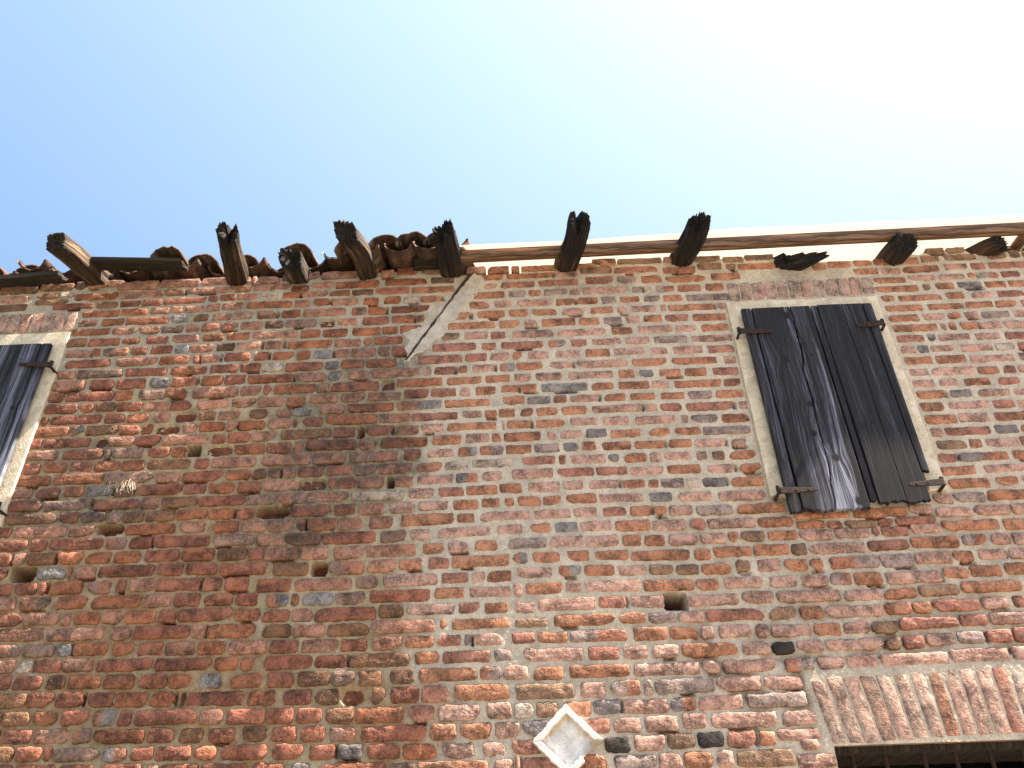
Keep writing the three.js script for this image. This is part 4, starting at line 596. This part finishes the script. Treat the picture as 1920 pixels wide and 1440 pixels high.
rafter(-0.864, 4.92, 0.46, -0.034, 0.105, 0.108, { seed: 27, rot: 0.3, char: 0.06, end: (x, y) => 0.02 * y - 0.02 * x, col: S(110, 86, 62), pale: 0.9, sq: true, roll: 0.15, label: 'rafter end with a pale side beside the last roof tiles' });
rafter(-0.379, 4.918, 0.43, -0.012, 0.125, 0.125, { seed: 35, rot: 0.5, char: 0.28, end: (x, y) => -0.06 * sst(0.2, -0.3, x) + 0.02 * Math.max(0, -x - 0.7) * 8, jag: 0.018, swell: 0.1, col: S(88, 62, 46), label: 'rotten rafter end with splinters above the lime fillet' });
rafter(0.279, 4.9, 0.47, 0.052, 0.12, 0.118, { seed: 43, rot: 0.45, char: 0.3, end: notch(0.06, 0.22, -0.1), swell: 0.05, col: S(84, 56, 46), label: 'rotten dark rafter end with a round notch' });
rafter(0.924, 4.908, 0.405, 0.04, 0.122, 0.115, { seed: 51, rot: 0.65, char: 0.33, end: (x, y) => 0.025 * x, jag: 0.024, col: S(96, 66, 44), label: 'crumbling black rafter end with a spiky tip' });
rafter(1.544, 4.845, 0.15, 0.13, 0.135, 0.1, { seed: 59, rot: 0.9, char: 0.12, end: (x, y) => -0.12 + 0.13 * x - 0.04 * y, jag: 0.02, col: S(72, 56, 46), label: 'snapped off wedge of a rafter above the shuttered window' });
rafter(2.138, 4.858, 0.16, 0.012, 0.13, 0.125, { seed: 67, rot: 0.25, char: 0.06, end: () => 0, jag: 0.012, col: S(88, 64, 52), label: 'thick round rafter stump with a black end' });
rafter(2.653, 4.872, 0.085, 0.05, 0.1, 0.085, { seed: 75, rot: 0.3, char: 0.03, sq: true, end: () => 0, jag: 0.01, col: S(112, 82, 60), label: 'small squared rafter stump near the pale boarding' });

// ---------------------------------------------------------------- roof: clay tiles, boards, batten, translucent sheet
const roof = new THREE.Group(); roof.name = 'tiled_roof'; roof.userData.label = 'broken eave of old curved clay tiles'; house.add(roof);
const roofY = (z) => 4.972 - Math.tan(SLOPE) * z;
function clayTile(x, zTip, up, dy, yaw, tiltExtra, sd) {
  const L = 0.46, n = 12, m = 8, th = 0.013, rF = up ? 0.088 : 0.074, rB = up ? 0.072 : 0.09, P = [], U = [], C = [], I = [];
  const base = mix3(S(122, 86, 68), S(98, 76, 64), h3(sd, 3, 1) * 0.5 + 0.5);
  for (const out of [1, 0]) for (let i = 0; i <= m; i++) for (let j = 0; j <= n; j++) {
    const l = i / m, a = mix(-0.5, 0.5, j / n) * Math.PI * 0.98, r = mix(rF, rB, l) + (out ? th / 2 : -th / 2), jag = i === 0 ? 0.007 * vn(a * 3, sd, 1) + 0.004 * vn(a * 9, sd, 2) : 0;
    const px = Math.sin(a) * r * 1.05, py = up ? Math.cos(a) * r * 0.9 : -Math.cos(a) * r * 0.8, pz = -l * L + jag;
    P.push(px + 0.002 * vn(a * 4, l * 5, sd), py + 0.003 * vn(a * 4, l * 5, sd + 2), pz); U.push(a * r + sd, pz);
    const f = fbm(a * 2 + sd, l * 5, 5, 3); let c = mix3(base, [base[0] * 0.45, base[1] * 0.46, base[2] * 0.46], sst(0.0, 0.4, f)); c = mix3(c, S(150, 146, 120), 0.6 * sst(0.22, 0.45, fbm(a * 6, l * 12 + sd, 8, 3))); C.push(...c);
  }
  const row = n + 1, lay = (m + 1) * row;
  for (let k = 0; k < 2; k++) for (let i = 0; i < m; i++) for (let j = 0; j < n; j++) { const a = k * lay + i * row + j; if ((k === 0) === up) I.push(a, a + 1, a + row, a + 1, a + row + 1, a + row); else I.push(a, a + row, a + 1, a + 1, a + row, a + row + 1); }
  for (let j = 0; j < n; j++) for (const i of [0, m]) { const a = i * row + j; I.push(a, a + lay, a + 1, a + 1, a + lay, a + lay + 1); }
  for (let i = 0; i < m; i++) for (const j of [0, n]) { const a = i * row + j; I.push(a, a + row, a + lay, a + row, a + row + lay, a + lay); }
  const g = geoFrom(P, U, C, I); g.rotateX(SLOPE + tiltExtra); g.rotateY(yaw); g.translate(x, roofY(zTip) + (up ? 0.06 : 0.078) + dy, zTip);
  return mesh(up ? 'cover_tile' : 'channel_tile', g, M.tile, roof);
}
{
  const U = (px) => -2.98 + 0.00311 * px; let sd = 1;
  const ch = [-95, -30, 46, 96, 158, 222, 276, 326, 388, 452, 503, 566, 617, 680, 742, 796, 842], cv = [-65, 8, 192, 240, 298, 352, 428, 540, 655, 716, 768, 818];
  for (const px of ch) clayTile(U(px), px > 640 ? R(0.16, 0.205) : R(-0.07, 0.075), false, px > 640 ? R(-0.055, -0.035) : R(0.012, 0.03), R(-0.06, 0.06), R(-0.05, 0.03), sd++);
  for (const px of cv) clayTile(U(px), px > 640 ? R(0.14, 0.19) : [298, 540].includes(px) ? R(0.02, 0.07) : R(-0.1, -0.02), true, px > 640 ? R(-0.055, -0.035) : R(0.014, 0.034), R(-0.08, 0.08), R(-0.04, 0.05), sd++);
  for (let px = -95; px < 850; px += 63) { clayTile(U(px), -0.2, false, 0.02, 0, 0, sd++); clayTile(U(px + 31), -0.22, true, 0.025, 0, 0, sd++); }
  const deck = box(-4.4, -0.34, -0.02, 0, 0, 4.2); deck.rotateX(SLOPE); deck.translate(0, 0, 0);
  deck.rotateY(0); const p = deck.attributes.position; for (let i = 0; i < p.count; i++) { p.setZ(i, p.getZ(i) - 4.18); } deck.translate(0, roofY(0.02) + 4.2 * Math.sin(SLOPE) + 0.055, -0.1);
  mesh('roof_deck', deck, M.board, roof);
}
{
  const plank = (name, x0, y0, z0, x1, y1, z1, wd, th, tilt, label, mat = M.board) => {
    const d = new THREE.Vector3(x1 - x0, y1 - y0, z1 - z0), L = d.length(), g = new THREE.BoxGeometry(L, th, wd, 24, 2, 4), p = g.attributes.position, uv = g.attributes.uv;
    for (let i = 0; i < p.count; i++) { const X = p.getX(i), e = Math.abs(X) > L / 2 - 1e-4; uv.setXY(i, p.getZ(i) + p.getY(i), X); p.setXYZ(i, X + (e ? 0.018 * vn(p.getZ(i) * 50, x0 * 9, p.getY(i) * 40 + X) : 0), p.getY(i) + (L > 2 ? 0.0007 : 0.003) * vn(X * 6, p.getZ(i) * 9, 3), p.getZ(i) + (L > 2 ? 0.001 : 0.005) * vn(X * 5, p.getZ(i) * 3, 8)); }
    g.rotateX(tilt); g.rotateY(-Math.atan2(d.z, d.x)); g.rotateZ(Math.asin(d.y / L)); g.translate((x0 + x1) / 2, (y0 + y1) / 2, (z0 + z1) / 2); g.computeVertexNormals();
    return mesh(name, g, mat, house, label);
  };
  plank('eave_board', -2.42, 4.955, 0.13, -1.91, 4.94, 0.1, 0.13, 0.022, 0.3, 'dark loose board hanging under the roof tiles');
  plank('eave_board', -3.3, 4.925, 0.04, -2.63, 4.935, 0.05, 0.08, 0.03, 0.1, 'mossy eave board against the corner of the wall top');
  plank('eave_board', -0.6, 4.935, 0.03, -0.43, 4.937, 0.03, 0.1, 0.055, 0.0, 'short squared block between the tiles and a rotten rafter');
  plank('roof_batten', -0.36, 4.886, 0.125, 3.35, 4.918, 0.125, 0.05, 0.054, 0.0, 'long straight sawn batten along the untiled eave', M.batten);
  // sheet over the untiled half
  const EY = [[-0.31, 4.906], [0.384, 4.91], [0.9, 4.935], [1.287, 4.952], [2.177, 4.944], [2.82, 4.958], [4.4, 4.97]], P = [], Uv = [], I = [], nu = 150, nz = 40;
  for (let j = 0; j <= nz; j++) for (let i = 0; i <= nu; i++) { const u = mix(-0.33, 4.38, i / nu); let k = 0; while (k < EY.length - 2 && EY[k + 1][0] < u) k++; const e = mix(EY[k][1], EY[k + 1][1], clamp((u - EY[k][0]) / (EY[k + 1][0] - EY[k][0]))); const f = Math.pow(j / nz, 1.6), ze = mix(0.205, 0.168, sst(-0.3, 1.2, u)), z = mix(ze + 0.01 * vn(u * 3, 1, 1), -4.1, f); P.push(u, e + 0.036 - (ze - 0.16) * 0.75 * Math.exp(-f * 30) + (0.16 - z) * Math.tan(SLOPE) + 0.008 * vn(u * 5, z * 4, 2) * Math.exp(-f * 9) * (j ? 1 : 0.4), z); Uv.push(u, z); if (i && j) { const a = j * (nu + 1) + i; I.push(a - nu - 2, a - nu - 1, a - 1, a - nu - 1, a, a - 1); } }
  mesh('roof_sheet', geoFrom(P, Uv, null, I), M.sheet, house, 'thin cream translucent sheet over the untiled half of the eave');
  for (let i = 0; i < 5; i++) plank('soffit_slat', 2.86 + i * 0.085, 4.985, -0.28, 2.9 + i * 0.085, 4.925, 0.09, 0.06, 0.018, 0, undefined, M.batten);
}

// ---------------------------------------------------------------- the rest of the house: closed and dark inside
for (const [a, b, c, d] of OPEN.slice(0, 2)) mesh('added_backing', box(a + 0.002, b - 0.002, c + 0.002, d - 0.002, -0.24, -0.2), M.dark, house);  // unseen panels added behind the shutters to stop light at the gaps
mesh('side_wall', box(-4.7, -4.402, 0, 5.0, -4.3, 0), M.plaster, house);
mesh('side_wall', box(4.402, 4.7, 0, 5.0, -4.3, 0), M.plaster, house);
mesh('back_wall', box(-4.402, 4.402, 0, 6.1, -4.5, -4.25), M.dark, house);
mesh('upper_floor', box(-4.4, 4.4, 2.7, 2.85, -4.25, -0.362), M.dark, house);
mesh('attic_partition', box(-0.46, -0.345, 2.85, 4.9, -4.25, -0.362), M.dark, house);

// ---------------------------------------------------------------- dry roots in the wall
{
  const parts = [];
  for (let i = 0; i < 20; i++) { const x = R(-2.04, -1.91), y = 3.575 + R(-0.012, 0.02), l = R(0.02, 0.055), b = R(-0.02, 0.02); const c = new THREE.CatmullRomCurve3([new THREE.Vector3(x, y, -0.01), new THREE.Vector3(x + b * 0.5, y + 0.004, R(0.008, 0.02)), new THREE.Vector3(x + b, y - l * 0.6, R(0.01, 0.026)), new THREE.Vector3(x + b * 1.3 + R(-0.012, 0.012), y - l, R(0.004, 0.016))]); parts.push(new THREE.TubeGeometry(c, 8, R(0.0007, 0.0014), 4)); }
  const m = mesh('dry_root_tuft', mergeGeometries(parts), M.root, scene);
  m.userData = { label: 'small tuft of pale dry roots hanging on the sooty bricks', category: 'plant' };
}
renderer.render(scene, camera);
